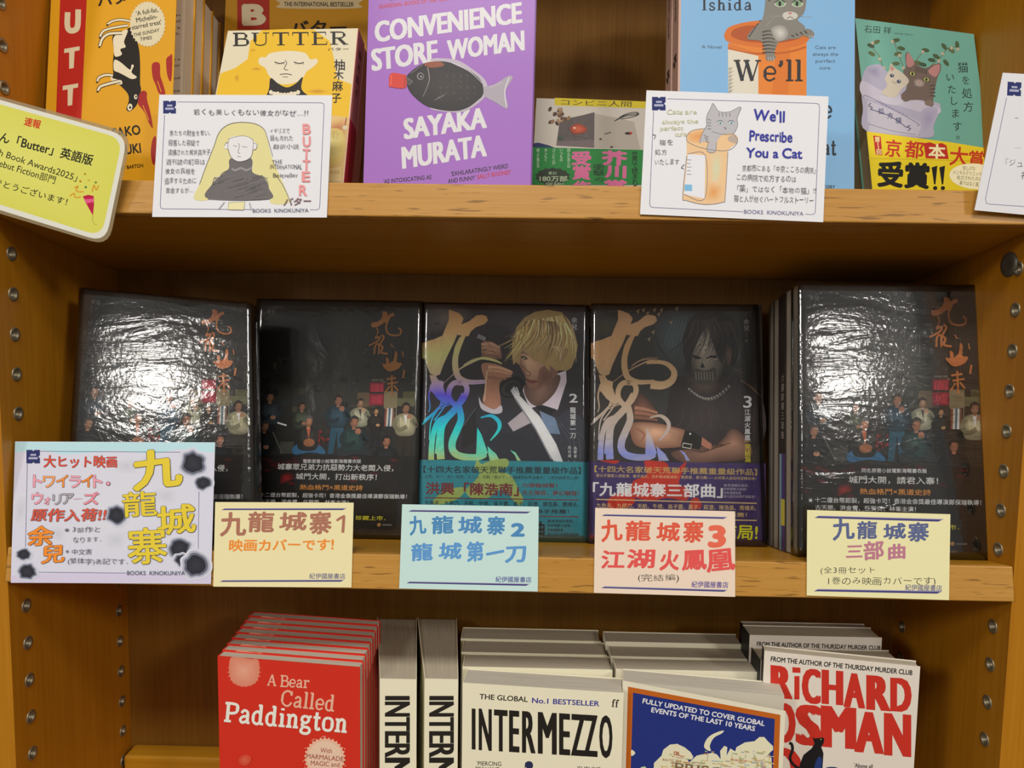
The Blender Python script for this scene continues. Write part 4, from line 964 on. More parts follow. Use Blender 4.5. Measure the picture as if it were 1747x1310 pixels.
# --- four price cards
def price_card(lb, crop, q, col, bars, brand, rows, small, bc, g=1.1, dz=0.0):
    pl = PC.shift(dz); x0, y0, kk = crop
    qq = [(x0+u/kk, y0+v/kk) for u, v in q]
    c = card('price_card', lb, pl, qq, col, 'handwritten cards on the middle shelf lip', g=g)
    k = Ink(pl, g).crop(*crop)
    for nb, (xa, ya, xb, yb) in enumerate(bars):
        PB = 'printed_bar#%d' % nb
        k.poly(PB, [(xa, ya), (xa+30, ya-16), (xb, yb-18), (xb-30, yb-2)], '#a8a4b8'); k.poly(PB, [(xa, ya), (xa+24, ya-11), (xb-14, yb-13), (xb-38, yb)], '#44407a')
    for (st, xa, ya, xb, yb, h, cc, bo) in rows:
        k.text('brush_lettering', st, xa, ya, xb, yb, h, cc, bold=bo, shear=.06, hand=.35)
    if 'ending in 1' in lb: k.stroke('brush_lettering', [(1175, 618), (1215, 592), (1250, 578)], 20, '#a8705c', w1=26); k.stroke('brush_lettering', [(1240, 576), (1236, 650), (1230, 726)], 26, '#a8705c')
    for (st, xa, ya, xb, yb, h) in small: k.text('small_handwriting', st, xa, ya, xb, yb, h, '#3a3838', hand=.8)
    k.text('shop_name', '紀伊國屋書店', *brand, bc, bold=.006)
    k.finish(c, M_CARD)
    return c
price_card('pale cream price card with brown brush title ending in 1 and orange handwriting', (350, 770, 5.239), [(90, 452), (1327, 458), (1308, 1216), (72, 1208)], '#e6dcac',
  [(146, 524, 1268, 524), (130, 1166, 1250, 1164)], (932, 1138, 1252, 1140, 50),
  [('九', 140, 750, 355, 745, 205, '#a8705c', .03), ('龍', 385, 718, 605, 720, 178, '#a8705c', .03), ('城', 665, 710, 905, 700, 165, '#a8705c', .03), ('寨', 935, 735, 1120, 730, 195, '#a8705c', .03), 
   ('映画カバーです!', 215, 892, 1145, 884, 105, '#e88c34', .025)], [], '#6a6890')
price_card('pale blue price card with two rows of blue brush lettering', (670, 770, 4.991), [(80, 450), (1243, 470), (1235, 1193), (55, 1167)], '#c0dcd8',
  [(134, 512, 1182, 528), (116, 1122, 1172, 1144)], (876, 1112, 1180, 1116, 48),
  [('九', 145, 715, 285, 700, 165, '#4a86b8', .03), ('龍', 338, 695, 508, 690, 142, '#4a86b8', .03), ('城', 558, 698, 752, 700, 142, '#5088bc', .03), ('寨', 800, 708, 950, 708, 160, '#4a86b8', .03), ('2', 1010, 722, 1112, 722, 108, '#4a86b8', .05),
   ('龍', 165, 930, 335, 918, 140, '#5a94cc', .03), ('城', 392, 922, 585, 916, 142, '#5a94cc', .03), ('第', 632, 938, 770, 932, 165, '#5a94cc', .035), ('一', 808, 948, 950, 926, 150, '#5a94cc', .035), ('刀', 962, 948, 1128, 940, 148, '#5a94cc', .035)], [], '#58589c')
price_card('pale peach price card with two rows of red brush lettering', (1000, 770, 5.0375), [(78, 485), (1280, 515), (1281, 1250), (66, 1215)], '#e4d0bc',
  [(134, 554, 1218, 580), (130, 1174, 1220, 1206)], (906, 1168, 1220, 1174, 54),
  [('九', 135, 780, 310, 762, 185, '#d85840', .03), ('龍', 342, 766, 545, 762, 165, '#d85840', .03), ('城', 602, 768, 798, 772, 162, '#d85840', .03), ('寨', 832, 780, 1002, 778, 185, '#d85840', .03), ('3', 1062, 812, 1182, 812, 168, '#e06850', .05),
   ('江', 132, 1010, 325, 1006, 155, '#dc5450', .03), ('湖', 350, 1012, 585, 1006, 168, '#dc5450', .03), ('火', 632, 1020, 790, 1022, 170, '#dc5450', .035), ('鳳', 830, 1020, 1028, 1010, 172, '#dc5450', .028), ('凰', 1042, 1035, 1268, 1020, 192, '#dc5450', .028)],
  [('(完結編)', 445, 1116, 800, 1116, 62)], '#58489c')
price_card('pale cream price card under the wrapped stack, with navy and pink brush lettering', (1290, 760, 3.823), [(333, 420), (1267, 448), (1258, 1008), (330, 978)], '#e4deac',
  [(380, 472, 1226, 496), (376, 950, 1218, 966)], (972, 944, 1212, 950, 40),
  [('九', 508, 622, 640, 605, 136, '#5a648c', .03), ('龍', 662, 610, 785, 604, 112, '#5a648c', .03), ('城', 832, 612, 975, 604, 102, '#5a648c', .03), ('寨', 990, 628, 1125, 622, 126, '#5a648c', .03),
   ('三', 590, 738, 692, 732, 94, '#b8788c', .03), ('部', 706, 748, 832, 736, 120, '#b8788c', .03), ('曲', 866, 746, 972, 736, 100, '#b8788c', .035)],
  [('(全3冊セット', 420, 836, 775, 832, 46), ('1巻のみ映画カバーです)', 470, 908, 1170, 908, 52)], '#6a6890')
# ================================================================== TOP SHELF
def top_plane(s, yw=0): return Pl(S1 + BK*s, rotn(-BK, yw))
def grow(pl, top, thru, H, S=S1, n=SU):
    f = foot(pl, top, thru, S, n); u = (pl.pt(*top) - f).normalized(); return f + u*H, f
def top_book(label, s, yw, Ltop, Lthru, Rtop, Rthru, H, th, **k):
    pl = top_plane(s, yw)
    if H: (a, d), (b_, c) = grow(pl, Ltop, Lthru, H), grow(pl, Rtop, Rthru, H)
    else: a, b_, c, d = pl.pt(*Ltop), pl.pt(*Rtop), foot(pl, Rtop, Rthru, S1), foot(pl, Ltop, Lthru, S1)
    r, fr = book(label, [a, b_, c, d], pl.bk, th, **k)
    return pl, [a, b_, c, d], r, fr
GT = 1.08
def drop_cover(r):
    for c in list(r.children):
        if c.name.startswith('front_cover'): bpy.data.objects.remove(c)
def swung_cover(pl, q, root, col, g):
    m = MB(); m.prism(q, pl.bk, 0, .0005, ccol(col, g)); return m.build('front_cover', M_GLOSS, root)
# --- T1 yellow novel with cover hanging open
gy = '#d89c18'
plb, qb, r1, fr = top_book('yellow novel with a red title band and upside-down cow, cover swung ajar', .046, 0, (88, 0), (79, 188), (318, 0), (308, 300), .198, .017, cover=gy, g=GT, pg=1.25, pages='#ddd0b8', spine='L', group=None)
for i in range(4): copy_book(r1, plb.bk*(.0178*(i+1)), label='further copy of the yellow cow novel, number %s behind the front one' % ('one', 'two', 'three', 'four')[i], group='yellow cow novels at the left of the top shelf')
drop_cover(r1)
pl1 = Pl(plb.pt(84, 150), rotn(-BK, -13)).shift(.0012)
(a, d), (b_, c) = grow(pl1, (88, 0), (79, 188), .198), grow(pl1, (301, 0), (290, 289), .198)
fr = swung_cover(pl1, [a, b_, c, d], r1, gy, GT)
pk = Ink(plb, GT, off=-.0004).crop(0, 0, 3.118)
for y, t in ((88, 'in'), (120, 'led'), (154, 't is'), (188, 'th-'), (322, 't a'), (355, 'our'), (422, 'od'), (490, 'ce')): pk.text('page_print', t, 926, y, 958, y-2, 15, '#4a443c')
for o_ in pk.finish([c_ for c_ in r1.children if c_.name.startswith('page_block')][0], M_MATTE): pass
r1['group'] = 'yellow cow novels at the left of the top shelf'
k = Ink(pl1, GT, step=4e-6).crop(0, 0, 3.118); p = 'title_band'
k.poly(p, [(322, -60), (464, -60), (432, 645), (298, 605)], '#b8261c')
ta, tb = pj(a), pj(b_); la = [((ta[0]+(tb[0]-ta[0])*t_)*3.118, (ta[1]+(tb[1]-ta[1])*t_+.6)*3.118) for t_ in (.105, .30)]
k.poly(p, [la[0], (322, -60), (464, -60), la[1]], '#b8261c')
p = 'title'; ow = '#dccca8'
k.stroke(p, [(360, 65), (358, 135), (372, 162), (402, 158), (414, 130), (416, 50)], 30, ow); 
for (x, y) in ((382, 250), (374, 447)):
    k.poly(p, [(x-40, y+10), (x+42, y-4), (x+41, y+18), (x-41, y+33)], ow); k.poly(p, [(x-14, y+20), (x+15, y+18), (x+10, y+112), (x-14, y+116)], ow)
k.text('side_title', 'バター', 525, 38, 760, 6, 70, '#241c10', bold=.03)
p = 'cow_drawing'; K = '#1c160e'; Wc = '#e0d4b4'
k.poly(p, [(600, 190), (660, 165), (700, 150), (735, 240), (745, 330), (745, 440), (750, 480), (735, 540), (718, 570), (690, 592), (672, 580), (684, 540), (680, 500), (640, 455), (610, 430), (600, 350), (605, 270)], K, True)
k.poly(p, [(604, 200), (640, 170), (680, 160), (660, 220), (668, 250), (640, 262), (648, 290), (612, 300), (604, 250)], Wc, True)
k.poly(p, [(608, 320), (640, 330), (690, 370), (700, 345), (712, 350), (700, 385), (728, 410), (700, 420), (660, 400), (630, 385), (606, 372)], Wc, True); k.poly(p, [(590, 395), (640, 420), (648, 448), (600, 440)], Wc, True)
for pts, w_ in ((([(690, 112), (640, 105), (600, 112), (572, 128)]), 16), (([(680, 135), (600, 148), (550, 165), (532, 195)]), 17), (([(650, 175), (580, 180), (545, 205), (530, 245)]), 20), (([(640, 410), (570, 398), (528, 412), (518, 432)]), 18), (([(640, 430), (580, 445), (535, 460), (520, 482)]), 20)):
    k.stroke(p, pts, w_, K); k.stroke(p, pts, w_*.62, Wc); k.stroke(p, [pts[-1], (pts[-1][0]-3, pts[-1][1]+10)], 9, K, False)
k.stroke(p, [(600, 405), (655, 418)], 22, K, False); k.ell(p, 722, 515, 9, 13, Wc); k.ell(p, 724, 514, 4, 6, K); k.ell(p, 691, 570, 13, 19, Wc, rot=10); k.ell(p, 692, 572, 6, 7, K)
p = 'blood_drips'; Rd = '#a02420'
k.poly(p, [(742, 500), (762, 482), (780, 492), (782, 530), (800, 600), (812, 680), (790, 650), (770, 600), (748, 570), (734, 548)], Rd, True)
k.poly(p, [(808, 345), (830, 330), (850, 342), (852, 400), (868, 450), (878, 500), (846, 496), (828, 450), (812, 410)], Rd, True)
k.poly(p, [(884, 320), (900, 298), (916, 298), (910, 428), (890, 400)], Rd, True); k.poly(p, [(812, 740), (830, 733), (826, 860), (812, 870), (802, 810)], Rd, True)
for a in ((760, 560, 792, 640), (838, 430, 858, 490)): k.stroke(p, [a[:2], a[2:]], 4, '#d89c18', False)
k.star('review_badge', 785, 128, 97, 90, 34, '#d8cca8', ry=1.27)
for t, x0, y0, x1, y1, h in (("'A full-fat,", 727, 84, 842, 62, 24), ('Michelin-', 727, 120, 838, 98, 25), ("starred treat'", 703, 158, 860, 128, 24), ('THE SUNDAY', 711, 196, 848, 168, 18), ('TIMES', 745, 218, 808, 208, 18)): k.text('review_badge', t, x0, y0, x1, y1, h, '#2a2418', bold=.012, shear=.15 if h < 20 else 0)
k.text('author_name', 'ASAKO', 560, 738, 748, 712, 50, '#1c160e', bold=.02); k.text('author_name', 'YUZUKI', 560, 832, 750, 810, 50, '#1c160e', bold=.02)
k.text('translator_name', 'TRANSLATED BY POLLY BARTON', 430, 925, 762, 888, 18, '#1c160e', bold=.01)
k.text('side_title', 'B', 362, -60, 422, -64, 110, ow, bold=.05)
k.finish(fr, M_GLOSS)
# --- T2 second copy of the same edition, further back
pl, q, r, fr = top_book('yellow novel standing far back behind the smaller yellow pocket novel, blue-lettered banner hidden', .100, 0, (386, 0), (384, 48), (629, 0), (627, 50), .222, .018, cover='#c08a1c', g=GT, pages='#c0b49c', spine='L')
r['label'] = 'yellow novel with a red letter band standing at the back behind the smaller pocket novel'
k = Ink(pl, GT, step=4e-6).crop(340, 0, 3.2733)
k.rect('title_band', 212, -60, 392, 166, '#a83020'); k.text('title', 'B', 252, 136, 360, 134, 108, '#d8c8a4', bold=.06)
k.poly('banner', smooth([(452, 20), (462, -8), (880, -8), (888, 20), (876, 46), (462, 46)]), '#cdb98c'); k.text('banner', 'THE INTERNATIONAL BESTSELLER', 474, 34, 862, 36, 24, '#241c10', bold=.02)
k.text('side_title', 'バター', 512, 205, 820, 200, 90, '#241c10', bold=.03); k.finish(fr, M_GLOSS)
# --- T3 pocket novel
pl, q, r, fr = top_book('small pocket novel with a pale portrait under yellow hair and a salmon spine', .032, 0, (388.9, 52.5), (368, 160), (610.4, 48.3), (586, 308), None, .024, cover='#d8ceb0', g=GT, pages='#cfc4ac', spine='R', spinecol='#d88c7c', back='#d88c7c')
k = Ink(pl, GT, step=4e-6).crop(340, 0, 3.2733); p = 'portrait'; yl = '#e0b418'
k.poly(p, [(285, 230), (350, 168), (500, 162), (640, 165), (730, 230), (752, 330), (770, 440), (850, 470), (835, 640), (800, 800), (60, 800), (96, 520), (118, 410), (200, 380), (270, 330)], yl)
for x, y, a, b_ in ((210, 435, 16, 26), (320, 385, 36, 12), (660, 510, 70, 16), (300, 280, 20, 10), (780, 500, 30, 14)): k.glow(p, [(x-a, y), (x, y-b_), (x+a, y), (x, y+b_)], '#c08418', yl)
k.poly(p, [(370, 320), (400, 296), (500, 284), (590, 296), (618, 330), (655, 328), (660, 350), (630, 378), (600, 400), (568, 445), (500, 470), (430, 462), (388, 420), (368, 380), (335, 358), (332, 330), (350, 318)], '#dcd2b8', True)
k.poly(p, [(398, 436), (440, 466), (490, 488), (540, 465), (578, 430), (572, 500), (640, 560), (700, 660), (300, 660), (360, 560), (388, 500)], '#181210', True)
for i in range(9): k.ell(p, 400+i*19, 515+ (8 if i in (1, 2, 6, 7) else (14 if i in (3, 4, 5) else 0)), 11, 12, '#dcd2b8')
for x0 in (420, 528): k.stroke(p, [(x0, 345), (x0+28, 354), (x0+56, 348)], 5, '#2a2420'); [k.stroke(p, [(x0+8+j*11, 352), (x0+6+j*12, 360)], 2.5, '#2a2420', False) for j in range(5)]
k.stroke(p, [(478, 336), (488, 352), (474, 385), (496, 390)], 3.5, '#3a322a'); k.stroke(p, [(450, 416), (484, 412), (516, 418)], 4, '#2a2420'); k.stroke(p, [(465, 428), (495, 430)], 3, '#5a4c40')
k.ser('title', 'BUTTER', 186, 256, 832, 248, 72, '#1c1612', wt=.16, contrast=1.1, gap=.1)
k.text('side_title', 'バター', 718, 284, 836, 282, 18, '#1c1612', shear=-.2)
for ch, x, y, s_ in (('柚', 784, 362, 66), ('木', 778, 418, 58), ('麻', 772, 480, 62), ('子', 764, 546, 60)): k.vtext('author_name', ch, x, y, x, y+1, s_, '#1c1612', bold=.012)
p = 'paper_band_print'
k.poly(p, [(700, 640), (836, 655), (800, 1015), (640, 1015)], '#d8b878'); k.glow(p, [(720, 690), (830, 660), (800, 800), (700, 780)], '#b85c3c', '#d8b878'); k.glow(p, [(660, 740), (800, 730), (790, 900), (650, 900)], '#e8e098', '#d8c070')
k.ell(p, 814, 712, 14, 12, '#d8ceb0'); k.stroke(p, [(822, 655), (814, 700)], 5, '#7c1c20'); k.poly(p, [(690, 945), (790, 932), (795, 1012), (680, 1012)], '#e0c890')
k.text(p, '世界累計', 700, 780, 780, 780, 50, '#b8a060'); k.text(p, '150万部突破', 690, 975, 785, 972, 22, '#b08c50')
k.finish(fr, M_GLOSS)
# red band across the spine
sp = [c_ for c_ in r.children if c_.name.startswith('spine')][0]
m = MB(); n_ = (q[1]-q[0]).normalized(); up = (q[1]-q[2]).normalized(); a = q[2] + n_*.0007
H_ = (q[1]-q[2]).length
m.face([a - pl.bk*.0001, a + pl.bk*.0238, a + pl.bk*.0238 + up*H_*.46, a - pl.bk*.0001 + up*H_*.46], ccol('#b8303a', 1.2)); m.build('spine_band', M_GLOSS, sp)
m = MB()
for j, ch in enumerate('柚木麻子'):
    vs, fs, ad = glyph(ch); o0 = a + n_*.0001 + up*(H_*.86 - .011*j) + pl.bk*.007
    for f in fs: m.face([o0 + pl.bk*(.009*vs[t][0]) + up*(.009*vs[t][1]) for t in f], ccol('#5a2a24'))
m.build('spine_lettering', M_MATTE, sp)
copy_book(r, pl.bk*.0246, scale=.985, label='second pocket novel with salmon spine hidden behind the first')
# --- T4 purple novel
pl, q, r, fr = top_book('purple novel with a soy sauce fish bottle and bold white slanted title', .022, 0, (630, 0), (621, 311), (913, 0), (905, 311), .198, .013, cover='#9a66b8', g=GT, pages='#c4b8b0', spine='L')
r['group'] = 'purple novels on the top shelf'
copy_book(r, pl.bk*.0136, label='second purple novel directly behind the front one', sx=1.012, group='purple novels on the top shelf'); copy_book(r, pl.bk*.0272, label='third purple novel, rearmost copy', sx=1.02, group='purple novels on the top shelf')
k = Ink(pl, GT, step=4e-6).crop(600, 0, 3.275); w_ = '#d2d0d2'; T = 'title'
def cond(st, x0, y0, x1, y1, h, part=T, col=w_, b=(.05, .016)): k.text(part, st, x0, y0, x1, y1, h, col, bold=b, shear=.1)
cond('CONVENIENCE', 136, 234, 948, 124, 112); cond('STORE', 118, 394, 478, 342, 118); cond('WOMAN', 540, 334, 962, 278, 108)
cond('SAYAKA', 298, 776, 750, 712, 112, 'author_name'); cond('MURATA', 288, 940, 750, 870, 118, 'author_name')
cond('TAKEN AS A LOVE STORY', 210, 6, 560, -50, 24, 'blurb', '#221a26', .01); cond('GUARDIAN, BOOKS OF THE YEAR', 152, 48, 540, 2, 22, 'blurb', '#b8303c', .02)
cond("'EXHILARATINGLY WEIRD", 556, 984, 874, 938, 24, 'blurb', '#221a26', .01); cond("AND FUNNY'", 538, 1024, 690, 1004, 24, 'blurb', '#221a26', .01); cond('SALLY ROONEY', 702, 1000, 890, 972, 24, 'blurb', '#b8384c', .02)
cond("'AS INTOXICATING AS", 178, 1026, 445, 1000, 24, 'blurb', '#221a26', .01)
p = 'fish_bottle_picture'
k.poly(p, [(440, 336), (520, 326), (600, 340), (680, 390), (740, 440), (760, 490), (745, 540), (690, 590), (620, 626), (520, 624), (440, 606), (470, 560), (640, 400)], '#b4aab8', True)
k.poly(p, [(735, 490), (800, 470), (868, 428), (892, 424), (898, 440), (860, 510), (872, 590), (860, 606), (800, 570), (740, 535)], '#a29aa6', True); k.stroke(p, [(880, 432), (855, 510), (866, 596)], 5, '#d0ccd4'); k.stroke(p, [(770, 490), (840, 460)], 3, '#bcb4c0')
k.glow(p, [(304, 440), (330, 400), (400, 355), (480, 342), (560, 352), (650, 390), (715, 440), (735, 490), (728, 540), (670, 590), (600, 618), (520, 618), (430, 598), (370, 560), (320, 505)], '#38302e', '#221e20')
k.poly(p, [(405, 362), (430, 346), (490, 344), (516, 360), (500, 372), (440, 378)], '#8a4a30', True)
k.stroke(p, [(425, 378), (434, 440), (420, 490), (398, 540)], 5, '#9a8c8c', w1=2); k.stroke(p, [(330, 410), (400, 360)], 4, '#6a6064'); k.ell(p, 384, 426, 20, 21, '#7a7478'); k.ell(p, 386, 426, 14, 15, '#2a2628'); k.ell(p, 388, 428, 5, 5, '#a8a0a4')
k.poly(p, [(306, 432), (342, 456), (322, 476), (306, 470)], '#4a4444'); k.stroke(p, [(308, 432), (342, 456), (322, 474)], 2.5, '#8c8488', False)
rr = random.Random(8)
for i in range(5):
    for j in range(6): k.stroke(p, [(490+j*38, 418+i*32+rr.uniform(-4, 4)), (500+j*38, 430+i*32)], 3, rr.choice(['#5a504c', '#463e3c', '#6a5c54']), False)
for i in range(4): k.stroke(p, [(462+i*14, 562-i*6), (490+i*12, 540-i*6)], 3, '#7a7074', False)
k.stroke(p, [(560, 350), (660, 400), (735, 470)], 5, '#d4ccd8', w1=2); k.stroke(p, [(728, 545), (660, 598), (600, 620)], 5, '#c8c0cc', w1=2)
k.poly(p, [(218, 410), (290, 416), (304, 424), (300, 490), (218, 486), (208, 474)], '#c8382c', True); k.stroke(p, [(222, 418), (218, 478)], 5, '#e06050'); k.stroke(p, [(298, 424), (296, 486)], 5, '#982820')
k.finish(fr, M_GLOSS)
# --- T5 small novel at the back
pl, q, r, fr = top_book('small novel lying low at the back with yellow strip title and green paper band', .112, 0, (915.3, 167.4), (906.7, 314.7), (1112, 174), (1110, 315), None, .013, cover='#bcb4a8', g=GT, pages='#c0b49c', spine='R')
r['label'] = 'small grey novel with yellow title strip and green paper band beside purple novel'
k = Ink(pl, GT, step=4e-6).crop(900, 0, 3.2733)
k.poly('title_strip', [(152, 546), (690, 568), (690, 606), (152, 588)], '#c8b414'); k.text('title', 'コンビニ人間', 186, 586, 580, 598, 32, '#28241c')
p = 'cover_picture'
k.poly(p, [(180, 670), (300, 645), (374, 626), (372, 825), (160, 812), (172, 730)], '#5a504e'); k.poly(p, [(374, 634), (480, 655), (595, 680), (630, 835), (372, 825)], '#a8a094'); 
for i in range(22): k.stroke(p, [(178+rr.uniform(0, 190), 650+rr.uniform(0, 160)), (200+rr.uniform(0, 150), 660+rr.uniform(0, 150))], 1.6, rr.choice(['#6c6260', '#4a4242']), False)
k.poly(p, [(165, 790), (372, 780), (372, 825), (160, 812)], '#6c6060')
for i in range(22): k.ell(p, 172+rr.gauss(0, 26), 648+rr.gauss(0, 22), 14, 9, rr.choice(['#6a4c34', '#8c6a4a', '#4a3424', '#a08464']), rot=rr.uniform(0, 180))
k.glow(p, [(236, 715), (280, 690), (328, 712), (322, 738), (260, 748)], '#c8603c', '#8c3420'); k.ell(p, 262, 714, 9, 6, '#e0a890')
for a in range(3): k.stroke(p, [(486, 676), (540, 640+a*5), (600, 626+a*8), (622, 636), (590, 652), (520, 664)], 3, '#2a2826')
k.stroke(p, [(430, 748), (466, 738)], 7, '#6a6660'); k.ell(p, 564, 744, 21, 7, '#1c1a18'); k.ell(p, 576, 743, 9, 7, '#a83028'); k.ell(p, 408, 776, 7, 5, '#3a3834'); k.ell(p, 184, 768, 16, 12, '#3c5044'); k.ell(p, 470, 820, 9, 5, '#5a3a24')
k.poly(p, [(36, 800), (60, 796), (120, 812), (150, 824), (34, 824)], '#22305c')
k.poly('paper_band', [(30, 822), (690, 838), (690, 1032), (22, 1032)], '#1c7c34'); p = 'band_lettering'
for st, x in (('読んだあとは', 230), ('いつもの', 188), ('コンビニが', 146), ('まったく', 102), ('違って見える', 58)): k.vtext(p, st, x, 838, x, 838+17*(len(st)-1)+4, 20, '#c8d8c0')
k.text(p, '受', 248, 920, 350, 924, 76, '#c86490', bold=.05); k.text(p, '賞', 252, 1000, 350, 1003, 76, '#c86490', bold=.04); k.text(p, '芥', 418, 920, 550, 925, 80, '#c86490', bold=.05); k.text(p, '川', 436, 990, 545, 994, 70, '#c86490', bold=.05)
k.text(p, '作', 256, 1060, 350, 1062, 50, '#c86490', bold=.04); k.text(p, '賞', 430, 1066, 550, 1068, 62, '#c86490', bold=.04)
k.text(p, '衝', 364, 950, 428, 952, 36, '#182018'); k.text(p, '撃', 364, 982, 430, 984, 32, '#182018'); k.text(p, 'の', 376, 1014, 424, 1014, 26, '#182018')
k.vtext(p, '世界で読まれる村田', 598, 860, 602, 1110, 36, '#182018', bold=.01)
k.star(p, 140, 985, 100, 88, 14, '#22301c', ry=.5); k.text(p, '累計', 116, 976, 164, 976, 18, '#a8b898'); k.text(p, '180万部', 68, 1014, 222, 1014, 32, '#a8b898', bold=.02); k.text(p, '突破!', 100, 1042, 200, 1042, 24, '#a8b898')
k.finish(fr, M_MATTE)
# --- T6 blue hardback with kitten in orange tub
pl, q, r, fr = top_book('light blue hardback with a grey cat in an orange pill tub', .040, 0, (1161.8, 0), (1160, 153), (1458.6, 0), (1457.4, 317), .213, .024, cover='#7cacd4', g=GT, pages='#d8d0bc', spine='L', spinecol='#c4a090', back='#c4a090', cvt=.0018, inset=.003)
r['group'] = 'blue cat hardbacks on the top shelf'
sp = [c_ for c_ in r.children if c_.name.startswith('spine')][0]
m = MB(); n_ = -(q[1]-q[0]).normalized(); up = (q[0]-q[3]).normalized(); a = q[0] + n_*.0022
for j, (st, z) in enumerate((('Syou Ishida', -.03), ("We'll Prescribe You a Cat", -.135))):
    x = 0
    for ch in st:
        vs, fs, ad = glyph(ch)
        for f in fs: m.face([a + up*(z - .009*(x+vs[t][0]) + .02) + pl.bk*(.009 + .009*vs[t][1]) for t in f], ccol('#3a2c28'))
        x += ad
for t in range(5):
    c0 = a + up*(-.105+.02) + pl.bk*.012; m.face([c0, c0 + up*.006*math.cos(t*1.3) + pl.bk*.007*math.sin(t*1.3), c0 + up*.006*math.cos(t*1.3+.7) + pl.bk*.007*math.sin(t*1.3+.7)], ccol('#2a2220'))
m.build('spine_lettering', M_MATTE, sp)
def copy_deep(root, d, label, group, sc=1.0):
    c = copy_book(root, d, sc, label, group)
    for a_, b_ in zip(root.children, c.children):
        if a_.name.startswith('spine'):
            for g_ in a_.children: kk = g_.copy(); COL.objects.link(kk); kk.parent = b_
    return c
copy_deep(r, pl.bk*.0255 + V((-.0008, 0, 0)), 'light blue cat hardback second in its row, shown by its pink spine', 'blue cat hardbacks on the top shelf')
k = Ink(pl, GT, step=4e-6).crop(1080, 0, 3.275); Bk = '#26262a'
k.ser('author_name', 'Ishida', 384, 58, 664, 56, 62, Bk, wt=.17, contrast=1, gap=.12)
k.text('blurb', 'A Novel', 384, 270, 494, 272, 19, '#3a4450')
for st, x0, x1, y in (('Cats are', 1018, 1132, 274), ('always the', 1004, 1146, 312), ('purrfect', 1020, 1130, 350), ('cure.', 1042, 1108, 388)): k.text('blurb', st, x0, y, x1, y, 20, '#3a4450')
p = 'tub_picture'; O1, O2, O3 = '#cc6a20', '#d87c28', '#a84c14'
k.poly(p, [(530, 240), (970, 230), (968, 700), (536, 700)], O2); k.poly(p, [(535, 240), (700, 300), (700, 700), (536, 700)], '#cc7024'); k.poly(p, [(800, 260), (880, 250), (860, 700), (760, 700)], '#d07020')
k.poly(p, [(510, 190), (540, 150), (640, 122), (760, 115), (880, 130), (960, 170), (984, 205), (970, 235), (900, 262), (740, 268), (600, 250), (530, 232), (512, 212)], O1, True)
k.poly(p, [(545, 190), (600, 150), (760, 138), (900, 152), (950, 195), (880, 230), (740, 240), (600, 225)], O3, True)
k.stroke(p, [(530, 270), (600, 290), (720, 300), (860, 292), (968, 262)], 12, '#b85c1c')
k.poly(p, [(530, 275), (700, 312), (700, 700), (534, 700)], '#d4ccba')
for i in range(26): k.stroke(p, [(534, 378+i*7), (560-(i % 3)*8, 377+i*7)], (1.6, 3, 2.2)[i % 3], '#24242a', False)
p = 'cat_picture'; G1, G2 = '#7c7870', '#33302a'
k.poly(p, [(738, 20), (740, -60), (760, -110), (800, -60), (900, -60), (940, -110), (965, -50), (966, 30), (950, 80), (920, 110), (960, 150), (940, 190), (890, 200), (860, 225), (820, 230), (800, 260), (790, 300), (798, 320), (780, 338), (745, 335), (738, 290), (715, 230), (640, 218), (660, 170), (720, 110)], G1, True)
k.poly(p, [(860, 215), (900, 180), (960, 160), (1000, 170), (1014, 195), (990, 212), (950, 200), (920, 215)], G1, True)
for i in range(7): k.stroke(p, [(722, 180+i*19), (760, 172+i*20), (798, 186+i*18)], 8, G2, w1=3)
for i in range(5): k.stroke(p, [(648+i*14, 205-i*22), (668+i*12, 178-i*16)], 7, G2, w1=3)
for i in range(4): k.stroke(p, [(885+i*24, 195-i*8), (900+i*24, 205-i*6)], 6, G2, False)
for i in range(5): k.stroke(p, [(758+i*9, 8-i*16), (776+i*16, -20-i*12)], 6, G2, False); k.stroke(p, [(944-i*9, 8-i*16), (926-i*16, -20-i*12)], 6, G2, False)
k.glow(p, [(770, 165), (810, 140), (850, 150), (868, 190), (845, 225), (800, 228)], '#c8c4bc', '#8c8880')
k.poly(p, [(836, 80), (858, 66), (892, 66), (918, 80), (915, 100), (880, 112), (845, 106)], '#c0bcb4', True)
for x in (822, 918): k.ell(p, x, 20, 32, 20, '#c8ccb8'); k.ell(p, x, 20, 26, 17, '#7c9c78'); k.ell(p, x-2, 20, 8, 15, '#181814'); k.stroke(p, [(x-32, 16), (x, -2), (x+30, 14)], 5, '#1c1a18')
k.poly(p, [(864, 68), (892, 68), (878, 84)], '#b87c74'); k.stroke(p, [(860, 104), (878, 94), (896, 104)], 3, '#2a2422')
for a in ((838, 86, 720, 112), (838, 94, 740, 150), (916, 86, 1000, 92)): k.stroke(p, [a[:2], ((a[0]+a[2])/2, a[1]+6), a[2:]], 1.5, '#b8b4ac')
for x in (755, 770, 784): k.stroke(p, [(x, 318), (x+2, 340)], 3, '#c8c4bc', False)
for x in (985, 998, 1008): k.stroke(p, [(x, 198), (x+4, 212)], 3, '#c8c4bc', False)
k.ser('title', "We'll", 562, 450, 948, 452, 116, Bk, wt=.15, contrast=1, gap=.06)
k.ser('title#2', 'Cat', 1000, 862, 1136, 864, 84, Bk, wt=.16, contrast=1, gap=.06); k.ser('title', 'cribe', 840, 660, 1112, 660, 104, Bk, wt=.16, contrast=1, gap=.06) if 0 else k.ser('title#3', 'e', 1062, 658, 1112, 658, 96, Bk, wt=.2, contrast=1)
k.text('blurb', 'NEW YORK TIMES BESTSELLER STORY', 700, 1050, 1130, 1052, 18, '#3a4450')
k.finish(fr, M_GLOSS)
